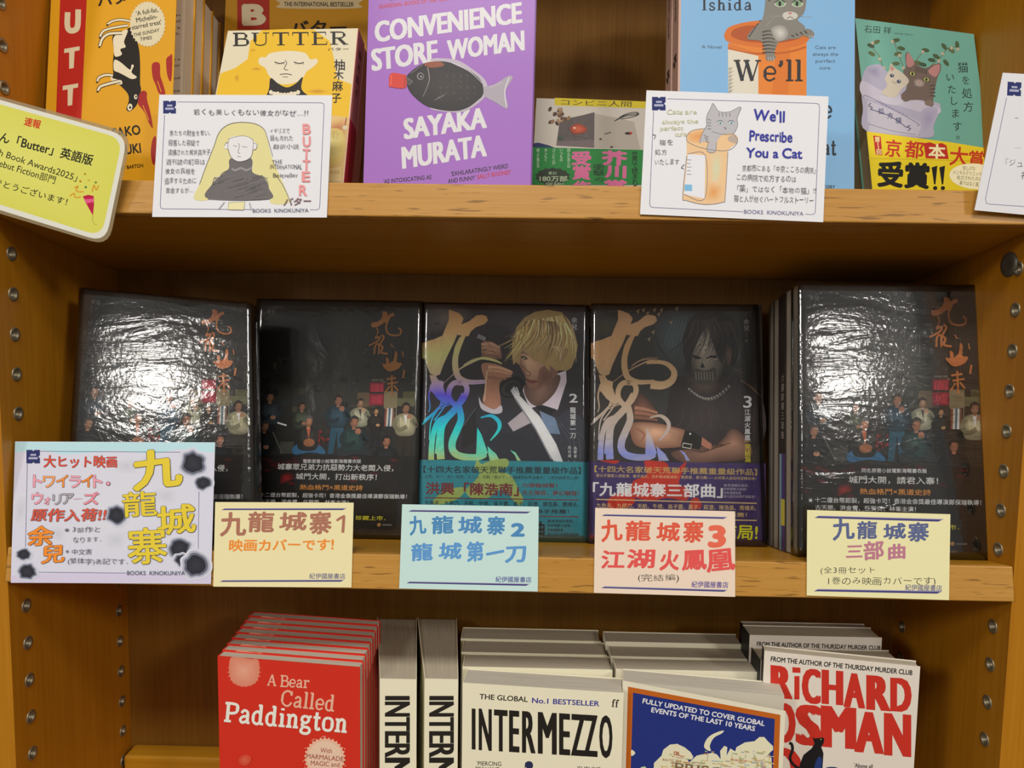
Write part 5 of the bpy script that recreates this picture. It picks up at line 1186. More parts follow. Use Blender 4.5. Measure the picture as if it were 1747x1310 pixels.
# --- T7 teal novel with cats in envelope
pl, q, r, fr = top_book('teal pocket novel with two kittens in a paper sleeve and yellow paper band', .066, 0, (1459, 31), (1488, 320.7), (1660.5, 58), (1684, 253.5), None, .017, cover='#6aa494', g=GT, pages='#c8bc9c', spine='R', spinecol='#6aa494')
r['group'] = 'teal cat novels on the top shelf'
copy_book(r, pl.bk*.0176, label='second teal cat novel standing behind the first', group='teal cat novels on the top shelf')
k = Ink(pl, GT, step=4e-6).crop(1440, 0, 3.2736)
k.text('author_name', '石田 祥', 112, 182, 262, 192, 42, '#1c2c2c'); k.text('author_name', 'Ishida Syou', 280, 190, 382, 198, 10, '#3a5050')
for ch, x, y, s_ in zip('猫を処方いたします。', (664, 680, 688, 694, 592, 602, 612, 622, 632, 654), (376, 448, 520, 596, 430, 498, 562, 632, 706, 750), (64, 52, 62, 60, 52, 54, 54, 56, 58, 60)): k.vtext('title', ch, x, y, x, y+1, s_, '#1c2c2c')
p = 'cat_picture'; pap = '#a8a4b8'
for pts in ([(215, 380), (200, 320), (160, 270)], [(330, 370), (300, 290), (280, 230)], [(400, 340), (440, 290), (460, 280)], [(480, 370), (540, 320), (580, 270), (640, 260)]): k.stroke(p, pts, 4, '#6c6c4c')
for x, y, a in ((150, 255, 20), (180, 235, -20), (155, 300, 30), (290, 225, -10), (320, 270, 15), (300, 300, -15), (290, 355, 0), (455, 280, 10), (410, 350, 10), (440, 360, 15), (560, 260, 50), (515, 315, 30), (490, 335, 10), (570, 350, 50), (632, 250, 80), (600, 280, 40)): k.ell(p, x, y, 22, 11, rr.choice(['#46583a', '#55643e', '#3c5038']), rot=a)
for x, y in ((160, 240), (270, 232), (310, 310), (440, 290), (600, 268), (635, 275), (530, 340), (200, 330), (225, 380), (330, 380), (550, 300)): k.ell(p, x, y, 9, 9, '#b8b098'); k.ell(p, x+3, y, 4, 4, '#a88c78')
k.poly(p, [(120, 385), (150, 365), (200, 360), (240, 400), (340, 470), (480, 560), (540, 590), (500, 700), (470, 770), (130, 735), (105, 600), (96, 460)], pap, True)
k.poly(p, [(130, 560), (340, 640), (440, 690), (410, 760), (130, 735)], '#b8b4c0'); k.poly(p, [(100, 450), (200, 500), (340, 540), (530, 600), (500, 640), (300, 590), (110, 540)], '#bcb6c4', True)
k.glow(p, [(120, 385), (160, 365), (200, 375), (205, 440), (150, 430)], '#8c86a4', pap); k.glow(p, [(430, 620), (520, 600), (500, 700), (440, 740)], '#9890ac', pap)
k.poly(p, [(345, 375), (342, 310), (358, 292), (400, 350), (450, 380), (500, 360), (536, 355), (540, 390), (520, 440), (500, 540), (498, 590), (470, 590), (440, 560), (360, 560), (330, 560), (318, 530), (345, 500), (350, 450), (330, 400)], '#6c5c54', True)
k.poly(p, [(348, 360), (350, 305), (362, 298), (392, 350), (370, 375)], '#b07c78', True); k.poly(p, [(470, 400), (500, 368), (532, 360), (534, 392), (510, 430)], '#b07c78', True)
for i in range(6): k.stroke(p, [(400+i*12, 372+i*3), (404+i*11, 400+i*3)], 4, '#3c322e', False)
for i in range(4): k.stroke(p, [(480, 480+i*18), (510, 476+i*20)], 5, '#40352f', False)
k.glow(p, [(390, 450), (420, 440), (450, 460), (440, 485), (400, 482)], '#b8aca0', '#7c6c64')
for x, y in ((382, 412), (460, 444)): k.ell(p, x, y, 20, 14, '#22201c', rot=15); k.ell(p, x, y, 16, 12, '#a8a860', rot=15); k.ell(p, x, y, 6, 9, '#181816')
k.poly(p, [(412, 456), (430, 460), (418, 470)], '#a87070'); k.ell(p, 345, 550, 26, 17, '#6c5c54'); k.ell(p, 474, 574, 24, 17, '#7c6c60')
k.poly(p, [(250, 395), (262, 355), (285, 380), (330, 410), (362, 450), (345, 480), (320, 500), (300, 530), (270, 545), (210, 520), (240, 480), (228, 440)], '#c4baa8', True); k.poly(p, [(256, 385), (264, 362), (282, 384), (266, 400)], '#b88c80')
for x, y in ((268, 422), (306, 455)): k.ell(p, x, y, 12, 10, '#3c4458'); k.ell(p, x+3, y-3, 3, 3, '#d8d8d8')
k.stroke(p, [(270, 452), (280, 462), (292, 466)], 3, '#8c6458')
k.poly(p, [(200, 535), (270, 545), (330, 560), (300, 590), (210, 570)], '#c0bcc8', True)
for i in range(9): k.stroke(p, [(200+i*18, 565+i*9), (214+i*18, 585+i*9)], 2, '#8c84a4', False)
k.stroke(p, [(110, 545), (140, 540), (400, 680), (408, 700)], 3, '#8c84a0'); k.stroke(p, [(150, 575), (138, 590), (158, 600), (146, 612)], 4, '#4c4a70'); k.stroke(p, [(370, 700), (352, 708), (372, 718), (356, 730)], 4, '#4c4a70'); k.stroke(p, [(150, 610), (260, 650), (350, 712)], 3, '#4c4a70')
for ch, x, y in (('処', 208, 620), ('方', 258, 645), ('猫', 305, 672)): k.vtext('cat_picture', ch, x, y, x, y+1, 36, '#3c4470')
k.stroke(p, [(135, 690), (270, 730), (400, 750)], 2, '#9a94a8'); k.stroke(p, [(140, 680), (130, 735)], 2, '#9a94a8', False)
b_ = 'paper_band'; k.poly(b_, [(126, 734), (250, 750), (400, 770), (600, 795), (800, 828), (860, 900), (900, 1080), (160, 1080)], '#e0c81c'); k.poly(b_, [(134, 882), (800, 900), (800, 903), (134, 885)], '#b8a010')
p = 'band_lettering'; k.poly(p, [(162, 756), (205, 762), (214, 868), (176, 864)], '#b8281c'); k.vtext(p, '第11回', 186, 778, 195, 848, 32, '#e8dca0', bold=.02)
k.text(p, '京', 228, 872, 312, 880, 96, '#c03018', bold=.02); k.text(p, '都', 336, 878, 440, 888, 96, '#c03018', bold=.02); k.poly(p, [(445, 800), (480, 794), (512, 806), (545, 798), (572, 812), (584, 888), (456, 884)], '#b8281c'); k.text(p, '本', 472, 884, 562, 888, 80, '#f0e4b0', bold=.03)
k.text(p, '大', 588, 922, 688, 930, 106, '#c03018', bold=.02); k.text(p, '賞', 692, 930, 780, 938, 92, '#c03018', bold=.02)
k.text(p, '受賞', 190, 1040, 470, 1052, 138, '#141410', bold=.045)
for x in (505, 548): k.poly(p, [(x-16, 935), (x+16, 925), (x+6, 1028), (x-2, 1030)], '#141410'); k.ell(p, x+4, 1050, 12, 11, '#141410')
k.ell(p, 730, 985, 142, 72, '#f0e8c0', rot=4)
for st, x0, y0, x1, y1 in (('怪しげな', 662, 950, 732, 954), ('メンタルクリニック', 608, 972, 766, 985), ('処方されたのは', 630, 1002, 770, 1012), ('薬ではなく猫', 644, 1032, 750, 1042)): k.text(p, st, x0, y0, x1, y1, 24, '#5a4a1c')
k.finish(fr, M_MATTE)
# ================================================================== CARDS ON THE TOP SHELF LIP
PT_ = Pl(S1, -BK).shift(.0012); gC = 1.1; GRP = 'handwritten cards on the top shelf lip'
# B card (woman with long hair)
c = card('display_card', 'white hand-drawn card with a long-haired blonde woman and pink vertical title', PT_, [(272, 161.5), (567, 162.5), (557.5, 371), (259.5, 370)], '#dcdce0', GRP, g=gC)
k = Ink(PT_, gC).crop(0, 0, 3.118)
emblem(k, 868, 536, 68); k.crop(340, 0, 3.2733)
frame(k, [(-191, 568), (698, 574), (672, 1172), (-219, 1166)], [(-121, 569), (618, 1171), (295, 1170), (-194, 642)], 3, r=24)
p = 'pencil_drawing'
k.poly(p, [(0, 1030), (40, 920), (80, 820), (110, 740), (160, 696), (230, 682), (310, 690), (360, 720), (380, 770), (400, 860), (440, 960), (480, 1050), (500, 1130), (400, 1135), (390, 1060), (300, 1000), (290, 880), (180, 880), (160, 960), (90, 1000), (60, 1110), (-30, 1110)], '#d8d094', True)
k.poly(p, [(50, 1110), (70, 1030), (120, 980), (165, 940), (175, 885), (290, 885), (296, 960), (360, 990), (388, 1050), (388, 1115)], '#6c6868', True)
for i in range(30): 
    x = rr.uniform(75, 375); y = rr.uniform(985, 1100); k.stroke(p, [(x-30, y+8), (x+30, y-8)], 3, rr.choice(['#5a5658', '#7c7878', '#625e60']), False)
for i in range(14): k.ell(p, 185+i*8, 945+6*math.sin(i*.8), 5, 8, '#908c8c')
k.poly(p, [(165, 775), (200, 760), (270, 762), (300, 785), (322, 805), (315, 832), (298, 840), (285, 880), (225, 902), (180, 880), (165, 835), (142, 828), (145, 800), (160, 800)], '#dcdadc', True)
for pts in ([(165, 775), (160, 830), (180, 880), (225, 902), (285, 880), (300, 820), (296, 778), (240, 758), (165, 775)], [(142, 815), (150, 796), (162, 800)], [(302, 800), (322, 806), (316, 832), (300, 836)], [(0, 1030), (40, 920), (80, 820), (110, 740), (160, 696), (230, 682), (310, 690), (360, 720), (380, 770), (410, 872)], [(425, 975), (470, 1040), (505, 1120)], [(50, 1112), (78, 1010), (90, 990), (100, 1025), (125, 970), (160, 950)], [(290, 930), (288, 1000), (310, 1000), (350, 985), (380, 1010), (392, 1110)], [(50, 1112), (200, 1116), (390, 1108)], [(215, 800), (225, 812), (216, 850), (228, 856)], [(190, 812), (212, 818)], [(240, 818), (268, 822)], [(212, 872), (232, 876)]): k.stroke(p, pts, 3, '#807c7c')
k.poly(p, [(165, 1130), (255, 1126), (248, 1172), (160, 1170)], '#e0d8a8'); k.stroke(p, [(165, 1130), (255, 1126), (248, 1172), (160, 1170), (165, 1130)], 3, '#8c8884', False); k.stroke(p, [(140, 1128), (108, 1168)], 6, '#a8a8b0', False); k.stroke(p, [(280, 1130), (290, 1170)], 6, '#a8a8b0', False)
p = 'handwriting'; hc = '#3c3a44'
k.crop(0, 0, 3.118); k.text(p, '若くも美しくもない彼女がなぜ…??', 1028, 612, 1640, 618, 34, hc, hand=1)
for i, (st, x0, x1) in enumerate((('男たちの財産を奪い、', 902, 1118), ('殺害した容疑で', 896, 1060), ('逮捕された梶井真奈子', 894, 1118), ('週刊誌の町田は', 884, 1090), ('彼女の真相を', 878, 1036), ('追求するために', 876, 1042), ('面会するが…', 882, 1028))): k.text(p, st, x0, 724+i*50.5, x1, 724+i*50.5, 32, hc, hand=1)
k.crop(340, 0, 3.2733)
for st, x0, y, x1 in (('イギリスで', 394, 744, 504), ('最も売れた', 396, 786, 522), ('翻訳小説', 412, 832, 556)): k.text(p, st, x0, y, x1, y, 30, hc, hand=1)
for st, x0, y, x1 in (('THE', 404, 916, 462), ('INTERNATIONAL', 396, 944, 574), ('Bestseller', 412, 990, 550)): k.text(p, st, x0, y, x1, y, 25, hc, hand=1)
for ch, x, y in zip('BUTTER', (600, 600, 598, 598, 596, 580), (720, 790, 860, 922, 984, 1062)): k.text('pink_title', ch, x-20, y+28, x+20, y+28, 56, '#e09494', bold=.03, hand=.3)
k.text('pink_title', 'バター', 470, 1150, 620, 1144, 44, '#7c6468', bold=.02, hand=.5, shear=.2)
k.text('shop_name', 'BOOKS  KINOKUNIYA', 298, 1186, 610, 1184, 21, '#5a5c78')
k.finish(c, M_CARD)
# cat card
PC2 = PT_.shift(.0005)
c = card('display_card', 'white hand-drawn card with a striped cat in a pill tub and blue lettering', PC2, [(1103, 154), (1413.5, 164.5), (1404.5, 379), (1092, 365.5)], '#dcdce0', GRP, g=gC)
k = Ink(PC2, gC).crop(1080, 0, 3.275)
emblem(k, 106, 541, 76); frame(k, [(118, 550), (1043, 578), (1018, 1200), (92, 1158)], [(190, 552), (962, 1196), (615, 1183), (115, 620)], 3, r=26)
p = 'pencil_drawing'; oc = '#e0a86c'
k.poly(p, [(300, 760), (330, 730), (400, 718), (560, 745), (585, 790), (540, 830), (528, 860), (515, 1100), (500, 1130), (400, 1142), (300, 1120), (278, 1095), (300, 870)], '#e0bc90', True)
k.glow(p, [(430, 850), (500, 850), (490, 1000), (440, 1080)], '#c8ccac', '#e0bc90'); k.glow(p, [(420, 1020), (500, 1040), (480, 1120), (400, 1120)], '#d89858', '#e0bc90'); k.glow(p, [(315, 745), (420, 730), (400, 790), (320, 790)], '#d8985c', '#e0b080')
k.poly(p, [(306, 860), (404, 868), (400, 1110), (284, 1085)], '#dcdce2'); k.poly(p, [(288, 1030), (330, 1032), (330, 1068), (286, 1066)], '#7cb4d8')
for i in range(5): k.stroke(p, [(300, 893+i*20), (326-(i % 2)*6, 894+i*20)], 3, '#6c6a70', False)
k.poly(p, [(436, 600), (448, 578), (480, 622), (540, 622), (600, 598), (604, 612), (582, 660), (584, 700), (560, 740), (500, 752), (470, 790), (462, 840), (430, 850), (412, 835), (425, 790), (372, 795), (385, 750), (412, 700), (412, 660)], '#b4b2b6', True)
k.poly(p, [(530, 770), (560, 752), (582, 775), (580, 800), (540, 790)], '#b4a498', True)
for pts in ([(412, 700), (412, 650), (436, 600), (448, 578), (480, 622), (540, 624), (600, 598), (582, 660), (584, 700), (560, 745), (500, 750), (440, 735)], [(300, 760), (330, 730), (400, 718)], [(560, 745), (585, 790), (530, 840), (400, 830), (310, 795), (300, 760)], [(300, 870), (278, 1095), (300, 1120), (400, 1142), (500, 1130), (515, 1100), (530, 850)], [(306, 860), (404, 868), (400, 1110), (284, 1085)], [(412, 700), (385, 750), (372, 800)], [(425, 790), (412, 835), (430, 852), (460, 845), (465, 795)]): k.stroke(p, pts, 3.2, '#807c80')
for i in range(4): k.stroke(p, [(480+i*20, 630), (482+i*20, 650)], 3.5, '#76727a', False); k.stroke(p, [(416, 665+i*18), (436, 672+i*16)], 3.5, '#76727a', False); k.stroke(p, [(395+i*4, 755+i*12), (420, 765+i*10)], 3.5, '#76727a', False)
for x in (488, 550): k.ell(p, x, 686, 16, 9, '#b8c4c8'); k.stroke(p, [(x-20, 680), (x, 672), (x+18, 682)], 3, '#6c6870'); k.ell(p, x, 687, 5, 6, '#5a7884')
k.stroke(p, [(508, 712), (520, 716), (514, 722)], 3, '#6c6870')
p = 'handwriting'
for st, x0, y, x1 in (('Cats are', 190, 638, 355), ('always the', 162, 692, 365), ('perfect', 152, 730, 280), ('cure', 236, 762, 300)): k.text(p, st, x0, y, x1, y-4, 26, '#c8c8ac', bold=.02, hand=.8)
for st, x0, y, x1 in (('猫を', 146, 812, 224), ('処方', 122, 866, 190), ('いたします', 122, 920, 258)): k.text(p, st, x0, y, x1, y, 34, '#4a464c', hand=1)
k.stroke(p, [(108, 752), (126, 756), (118, 776)], 3, '#4a464c'); k.stroke(p, [(288, 918), (270, 936), (284, 942)], 3, '#4a464c')
for st, x0, y0, x1, y1, h in (("We'll", 672, 672, 845, 680, 62), ('Prescribe', 652, 784, 888, 794, 58), ('You a Cat', 634, 876, 944, 882, 52)): k.text('blue_title', st, x0, y0, x1, y1, h, '#383c98', bold=.022, hand=.5)
for st, x0, y0, x1, y1 in (('京都市にある「中京こころの病院」', 610, 956, 1020, 970), ('この病院で処方するのは', 580, 1008, 912, 1020), ('「薬」ではなく「本物の猫」!!', 582, 1070, 1020, 1086), ('猫と人が紡ぐハートフルストーリー', 564, 1128, 1008, 1138)): k.text(p, st, x0, y0, x1, y1, 38, '#4a464c', hand=1)
k.text('shop_name', 'BOOKS  KINOKUNIYA', 620, 1192, 952, 1204, 22, '#7c7a98')
k.finish(c, M_CARD)
# right card, cut by the frame
PC3 = Pl((0, -.0085, 0), (0, -1, 0))
c = card('display_card', 'white handwritten card at the far right end of the top shelf, tilted', PC3, [(1711, 124), (1990, 140), (1960, 386), (1662.5, 358.5)], '#dcdce0', GRP, g=gC)
k = Ink(PC3, gC).crop(1440, 0, 3.2736)
emblem(k, 914, 456, 78, tilt=(.99, .05)); k.stroke('border_line', [(908, 545), (790, 1110), (794, 1134), (815, 1140), (1400, 1180)], 3, '#6c6c90', False)
for st, x0, y0, x1, y1, h in (('『ジュース・読書の街', 900, 928, 1300, 950, 42), ('一', 952, 832, 992, 830, 10), ('神保町の', 984, 1000, 1250, 1015, 46), ('・・・', 952, 664, 1200, 680, 12)): k.text('handwriting', st, x0, y0, x1, y1, h, '#3c3a44', hand=.8)
k.finish(c, M_CARD)
# yellow laminated notice
PY = Pl((0, -.0105, 0), (0, -1, 0)); Fy = lambda pts: [(u/3.118, v/3.118) for u, v in pts]
def rounded(pts, r, n=5):
    o = []; L = len(pts)
    for i in range(L):
        a, b_, c_ = pts[i-1], pts[i], pts[(i+1) % L]
        def tow(p, q_, d): l = math.hypot(q_[0]-p[0], q_[1]-p[1]); return (p[0]+(q_[0]-p[0])/l*d, p[1]+(q_[1]-p[1])/l*d)
        s_, e_ = tow(b_, a, r), tow(b_, c_, r)
        for j in range(n+1):
            t = j/n; o.append(((1-t)**2*s_[0]+2*t*(1-t)*b_[0]+t*t*e_[0], (1-t)**2*s_[1]+2*t*(1-t)*b_[1]+t*t*e_[1]))
    return o
outer = rounded([(-420, 395), (700, 708), (578, 1310), (-520, 980)], 96); inner = rounded([(-410, 416), (680, 722), (562, 1290), (-505, 962)], 92)
lam = plain('laminate_film', '#a8946c', .45); lam.node_tree.nodes['Principled BSDF'].inputs['Alpha'].default_value = .5
m = MB(); m.prism(quad_px(PY, Fy(outer)), PY.bk, 0, .0003, ccol('#8c7c58')); cen = PY.pt(20, 290)
c = m.build('laminated_notice', lam, loc=cen); tag(c, 'yellow laminated notice with party popper, tilted at the left end of the top shelf', 'notice', GRP)
k = Ink(PY, 1.1).crop(0, 0, 3.118)
k.poly('white_margin', inner, '#dcdcd0'); k.glow('yellow_print', rounded([(-380, 448), (652, 738), (540, 1258), (-470, 940)], 80), '#dcda70', '#d4d25c', sm=False)
def rt_(st, x0, y0, x1, y1, h, col, b=0, part='lettering'): k.text(part, st, x0, y0, x1, y1, h, col, bold=b)
rt_('速報', 126, 666, 210, 686, 46, '#c83c20', .03); rt_('柚木麻子さん「Butter」英語版', -300, 680, 486, 882, 58, '#28281c', .02)
rt_('British Book Awards2025」', -110, 796, 404, 968, 44, '#30301c', .004); rt_('Debut Fiction部門', -40, 878, 288, 980, 44, '#30301c', .004); rt_('おめでとうございます！', -130, 958, 352, 1094, 40, '#28281c', .006)
p = 'party_popper'
k.poly(p, [(440, 1044), (470, 1036), (498, 1042), (500, 1090), (494, 1146), (468, 1100)], '#b81c44'); k.poly(p, [(448, 1060), (500, 1056), (500, 1074), (456, 1082)], '#e05c88'); k.stroke(p, [(494, 1146), (492, 1170), (502, 1190), (516, 1196)], 2.5, '#a8983c')
for a in ((395, 1000, 415, 990, 405, 1016, 445, 1020), (372, 1042, 395, 1028, 400, 1050, 430, 1046), (490, 1020, 500, 985, 512, 1010, 524, 985)): k.stroke(p, [a[0:2], a[2:4], a[4:6], a[6:8]], 7, '#d8a030')
for x, y, cc in ((452, 925, '#b08c20'), (427, 964, '#c07828'), (472, 958, '#c8b838'), (509, 970, '#6c8c30'), (456, 995, '#3c7850')): k.ell(p, x, y, 6, 6, cc)
k.finish(c, M_CARD)
# ================================================================== LOWER SHELF
ZB = V((0, 0, ZL)); ZU = V((0, 0, 1))
def low_plane(tl, tr, Y0):
    d = ray(*tl); A = CP + d*((Y0-CP.y)/d.y); d2 = ray(*tr); B = CP + d2*((A.z-CP.z)/d2.z)
    t = (B-A).normalized(); n = t.cross(ZU); n = n if n.y < 0 else -n
    return Pl(A, n), A, B
def drop(p): return V((p.x, p.y, ZL + .0004))
def low_book(label, tl, tr, Y0, th, **k):
    pl, A, B = low_plane(tl, tr, Y0)
    q = [A, B, drop(B), drop(A)]; r, fr = book(label, q, pl.bk, th, **k); return pl, q, r, fr
GL = 1.3
# Paddington-sized red paperbacks: eight copies
gr = 'red paperbacks stacked upright on the lower shelf'
pl, q, r, fr = low_book('red paperback with cream title lettering, frontmost of its upright stack', (372, 1118.7), (614, 1138), .035, .0100, cover='#c42c1c', g=GL, pages='#cfc6b4', spine='L', group=gr)
A7 = ray(425, 1050); t_ = (q[0].x - CP.x)/A7.x; A7 = CP + A7*t_; dv = (A7 - q[0])/7; ht = q[0].z - ZL
ordn = ('second', 'third', 'fourth', 'fifth', 'sixth', 'seventh', 'rearmost')
# further copies carry only the pale splash that shows at their top edge
k = Ink(pl, GL, step=4e-6).crop(350, 1030, 4.677)
k.glow('splash_print', [(190, 500), (205, 430), (260, 424), (360, 440), (425, 450), (430, 560), (400, 630), (320, 660), (240, 640), (200, 590)], '#d89c84', '#cc7c64')
for i in range(22):
    a = i/22*6.283; 
    if math.sin(a) > -.35: k.poly('splash_print', [(312+112*math.cos(a-.06), 545+104*math.sin(a-.06)), (312+140*math.cos(a), 545+124*math.sin(a)), (312+112*math.cos(a+.06), 545+104*math.sin(a+.06))], '#cf8870')
sk = k.finish(fr, M_GLOSS)[0]
for i in range(7):
    c = copy_book(r, V((dv.x*(i+1), dv.y*(i+1), 0)), scale=1 + dv.z*(i+1)/ht, label='red paperback, %s copy from the front of the upright stack' % ordn[i], group=gr)
    for a_ in c.children:
        if a_.name.startswith('front_cover'): kk = sk.copy(); COL.objects.link(kk); kk.parent = a_
k = Ink(pl, GL, off=3e-4, step=4e-6).crop(350, 1030, 4.677); c1 = '#e8a890'; c2 = '#f0dcd0'
k.ser('title', 'A', 494, 650, 566, 656, 88, c1, wt=.15, contrast=.55); k.ser('title', 'Bear', 596, 660, 826, 672, 90, c1, wt=.15, contrast=.5)
k.ser('title', 'Called', 600, 812, 1030, 858, 125, c1, wt=.15, contrast=.5, gap=.06); k.ser('title', 'Paddington', 148, 936, 1130, 1026, 150, c2, wt=.17, contrast=.45, gap=.05)
p = 'badge'
k.star(p, 955, 1230, 168, 150, 30, '#dcae94'); k.star(p, 955, 1232, 140, 132, 20, '#e0bca4')
for i in range(12): a = rr.uniform(0, 6.28); k.ell(p, 955+175*math.cos(a), 1230+172*math.sin(a), 5, 4, '#d8a088')
for st, x0, y0, x1, y1 in (('With', 918, 1186, 1010, 1192), ('MARMALADE,', 806, 1232, 1112, 1258), ('MAGIC and', 842, 1288, 1070, 1302), ('MAYHEM!', 850, 1345, 1060, 1355)): k.text(p, st, x0, y0, x1, y1, 38, '#8c3028')
k.glow('splash_print', [(265, 1240), (300, 1205), (350, 1205), (372, 1240), (340, 1290), (280, 1285)], '#cc6048', '#c43a28')
k.finish(fr, M_GLOSS)
# cream novels, spine out
IV = '#e0d6bc'; gi = 'cream novels on the lower shelf'
def spine_out(label, x0px, x1px, ypx, xb0, xb1, Y0, dep=.129, g=GL):
    at = lambda u, v, Y: CP + ray(u, v)*((Y-CP.y)/ray(u, v).y)
    a, b_ = at(x0px, ypx, Y0), at(x1px, ypx, Y0); z = a.z; Yb = Y0 + .104
    fl = at(xb0, 1068, Yb); fr_ = at(xb1, 1068, Yb)
    A = V((a.x, Y0, z)); B = V((b_.x, Y0, z)); e = dep/.104
    C = V((B.x + (fr_.x-B.x)*e, Y0+dep, z)); D_ = V((A.x + (fl.x-A.x)*e, Y0+dep, z)); H = z - ZL - .0004; dn = V((0, 0, -1)); ct = .0006
    root = empty('book', ((A.x+B.x)/2, Y0+dep/2, ZL), label, 'book', gi); cc = ccol(IV, g)
    m = MB(); m.prism([A, B, B - V((0, .0005, 0)), A - V((0, .0005, 0))], dn, 0, H, cc); sp = m.build('spine', M_GLOSS, root)
    for nm, p, q_, d in (('front_cover', B, C, V((-ct, 0, 0))), ('back_cover', A, D_, V((ct, 0, 0)))):
        m = MB(); m.prism([p, q_, q_ + d, p + d], dn, 0, H, cc); m.build(nm, M_GLOSS, root)
    m = MB(); P4 = [A + V((ct, 0, 0)), B - V((ct, 0, 0)), C - V((ct, .002, 0)), D_ + V((ct, -.002, 0))]; P4 = [p - V((0, 0, .0012)) for p in P4]; Q4 = [p + dn*(H-.0016) for p in P4]
    pc = ccol('#c8bea8'); w_ = (P4[1]-P4[0]).length
    m.face(P4, pc, [(0, 0), (w_, 0), (w_, dep), (0, dep)]); m.face(Q4, pc)
    for i in range(4):
        j = (i+1) % 4; m.face([P4[i], P4[j], Q4[j], Q4[i]], pc, [(0, 0), (w_, 0), (w_, H), (0, H)])
    m.build('page_block', M_PAGE, root)
    return root, a, b_
for lb, x0, x1, y, xb0, xb1 in (('cream novel standing spine out beside the red paperback stack', 648, 711, 1157, 644, 711), ('cream novel standing spine out beside the face-out cream novels', 724.5, 782, 1157, 714.5, 780)):
    r, a, b_ = spine_out(lb, x0, x1, y, xb0, xb1, .032)
    ps = Pl(a - V((0, .0006, 0)), V((0, -1, 0))); k = Ink(ps, GL, step=2e-6)
    # lettering runs down the spine
    u0, u1 = (657, 700) if x0 < 700 else (732.5, 775)
    kk = k; kk.T = lambda u, v, u0=u0, u1=u1: (u0 + (u1-u0)*(v/100), 1187 + u*.29)
    L = 0
    for ch in 'INTERMEZZO':
        vs, fs, ad = glyph(ch); kk.off += 1e-6
        hw = {'I': 45, 'M': 130, 'N': 92, 'T': 84, 'E': 70, 'R': 84, 'Z': 80, 'O': 84}[ch]
        x_lo, x_hi = min(v_[0] for v_ in vs), max(v_[0] for v_ in vs)
        b0 = 26 if ch == 'I' else hw*.86
        F_ = lambda x, y: (L + (x-x_lo)/(x_hi-x_lo)*b0, y/.7*100)
        kk._glyphs('spine_title', [(vs, fs, F_)], '#201c18', (.04, .006) if ch != 'I' else (.0, 0)); L += b0 + 12
    k.finish([c_ for c_ in r.children if c_.name.startswith('spine')][0], M_MATTE)
# cream novels, face out
def faced(label, tl, tr, Y0, th, **kk): return low_book(label, tl, tr, Y0, th, cover=IV, g=GL, pages='#d2ccbc', spine='L', group=gi, **kk)
pl, q, r, fr = faced('cream novel facing out with tall narrow black title, front of its row', (790.2, 1164.6), (1064, 1182), .030, .026)
Yb = .030
for i, (tl, tr, nm) in enumerate((((790, 1137), (1046, 1146), 'second'), ((788, 1112), (1036, 1119), 'third'), ((787, 1089), (1026, 1096), 'rearmost'))):
    A, B = low_plane(tl, tr, .058 + .0275*i)[1:]
    q2 = [V((A.x, .058+.0275*i, A.z)), V((B.x, .058+.0275*i, A.z)), V((B.x, .058+.0275*i, ZL+.0004)), V((A.x, .058+.0275*i, ZL+.0004))]
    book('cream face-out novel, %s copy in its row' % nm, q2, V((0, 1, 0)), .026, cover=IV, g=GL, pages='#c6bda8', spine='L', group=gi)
k = Ink(pl, GL, step=3e-6).crop(630, 1050, 3.882)
k.text('blurb', 'THE GLOBAL', 730, 552, 1048, 572, 34, '#221e1a', bold=.02); k.text('blurb', 'No.1 BESTSELLER', 1078, 578, 1522, 600, 34, '#2c2c88', bold=.02)
k.ser('publisher_mark', 'ff', 1604, 604, 1650, 608, 48, '#221e1a', wt=.2)
xs = [(676, 706), (724, 812), (826, 916), (926, 994), (1012, 1100), (1118, 1240), (1258, 1330), (1336, 1430), (1420, 1512), (1522, 1612)]
for ch, (xa, xb) in zip('INTERMEZZO', xs):
    ya = lambda x: 886 + (x-676)*.058; vs, fs, ad = glyph(ch); x_lo, x_hi = min(v_[0] for v_ in vs), max(v_[0] for v_ in vs)
    F_ = lambda x, y: (xa+6 + (x-x_lo)/(x_hi-x_lo)*(xb-xa-12), ya(xa) + (xb-xa)*(x-x_lo)/(x_hi-x_lo)*.058 - y/.7*278)
    k.off += 6e-6; k._glyphs('title', [(vs, fs, F_)], '#1c1814', (.045, .006) if ch != 'I' else (.02, 0))
k.text('blurb', "'PIERCING", 712, 992, 874, 996, 28, '#221e1a'); k.text('blurb', 'BRILLIANT', 704, 1028, 860, 1032, 28, '#221e1a'); k.text('blurb', "'SUBLIME", 1378, 1026, 1530, 1032, 28, '#221e1a')
k.poly('cover_figure', [(1030, 1000), (1034, 975), (1058, 964), (1080, 975), (1084, 1000), (1070, 1012), (1045, 1014), (1040, 1004), (1028, 1008)], '#242a4c', True); k.poly('cover_figure', [(1048, 1010), (1078, 1006), (1100, 1080), (1030, 1080)], '#242a4c', True)
k.finish(fr, M_MATTE)
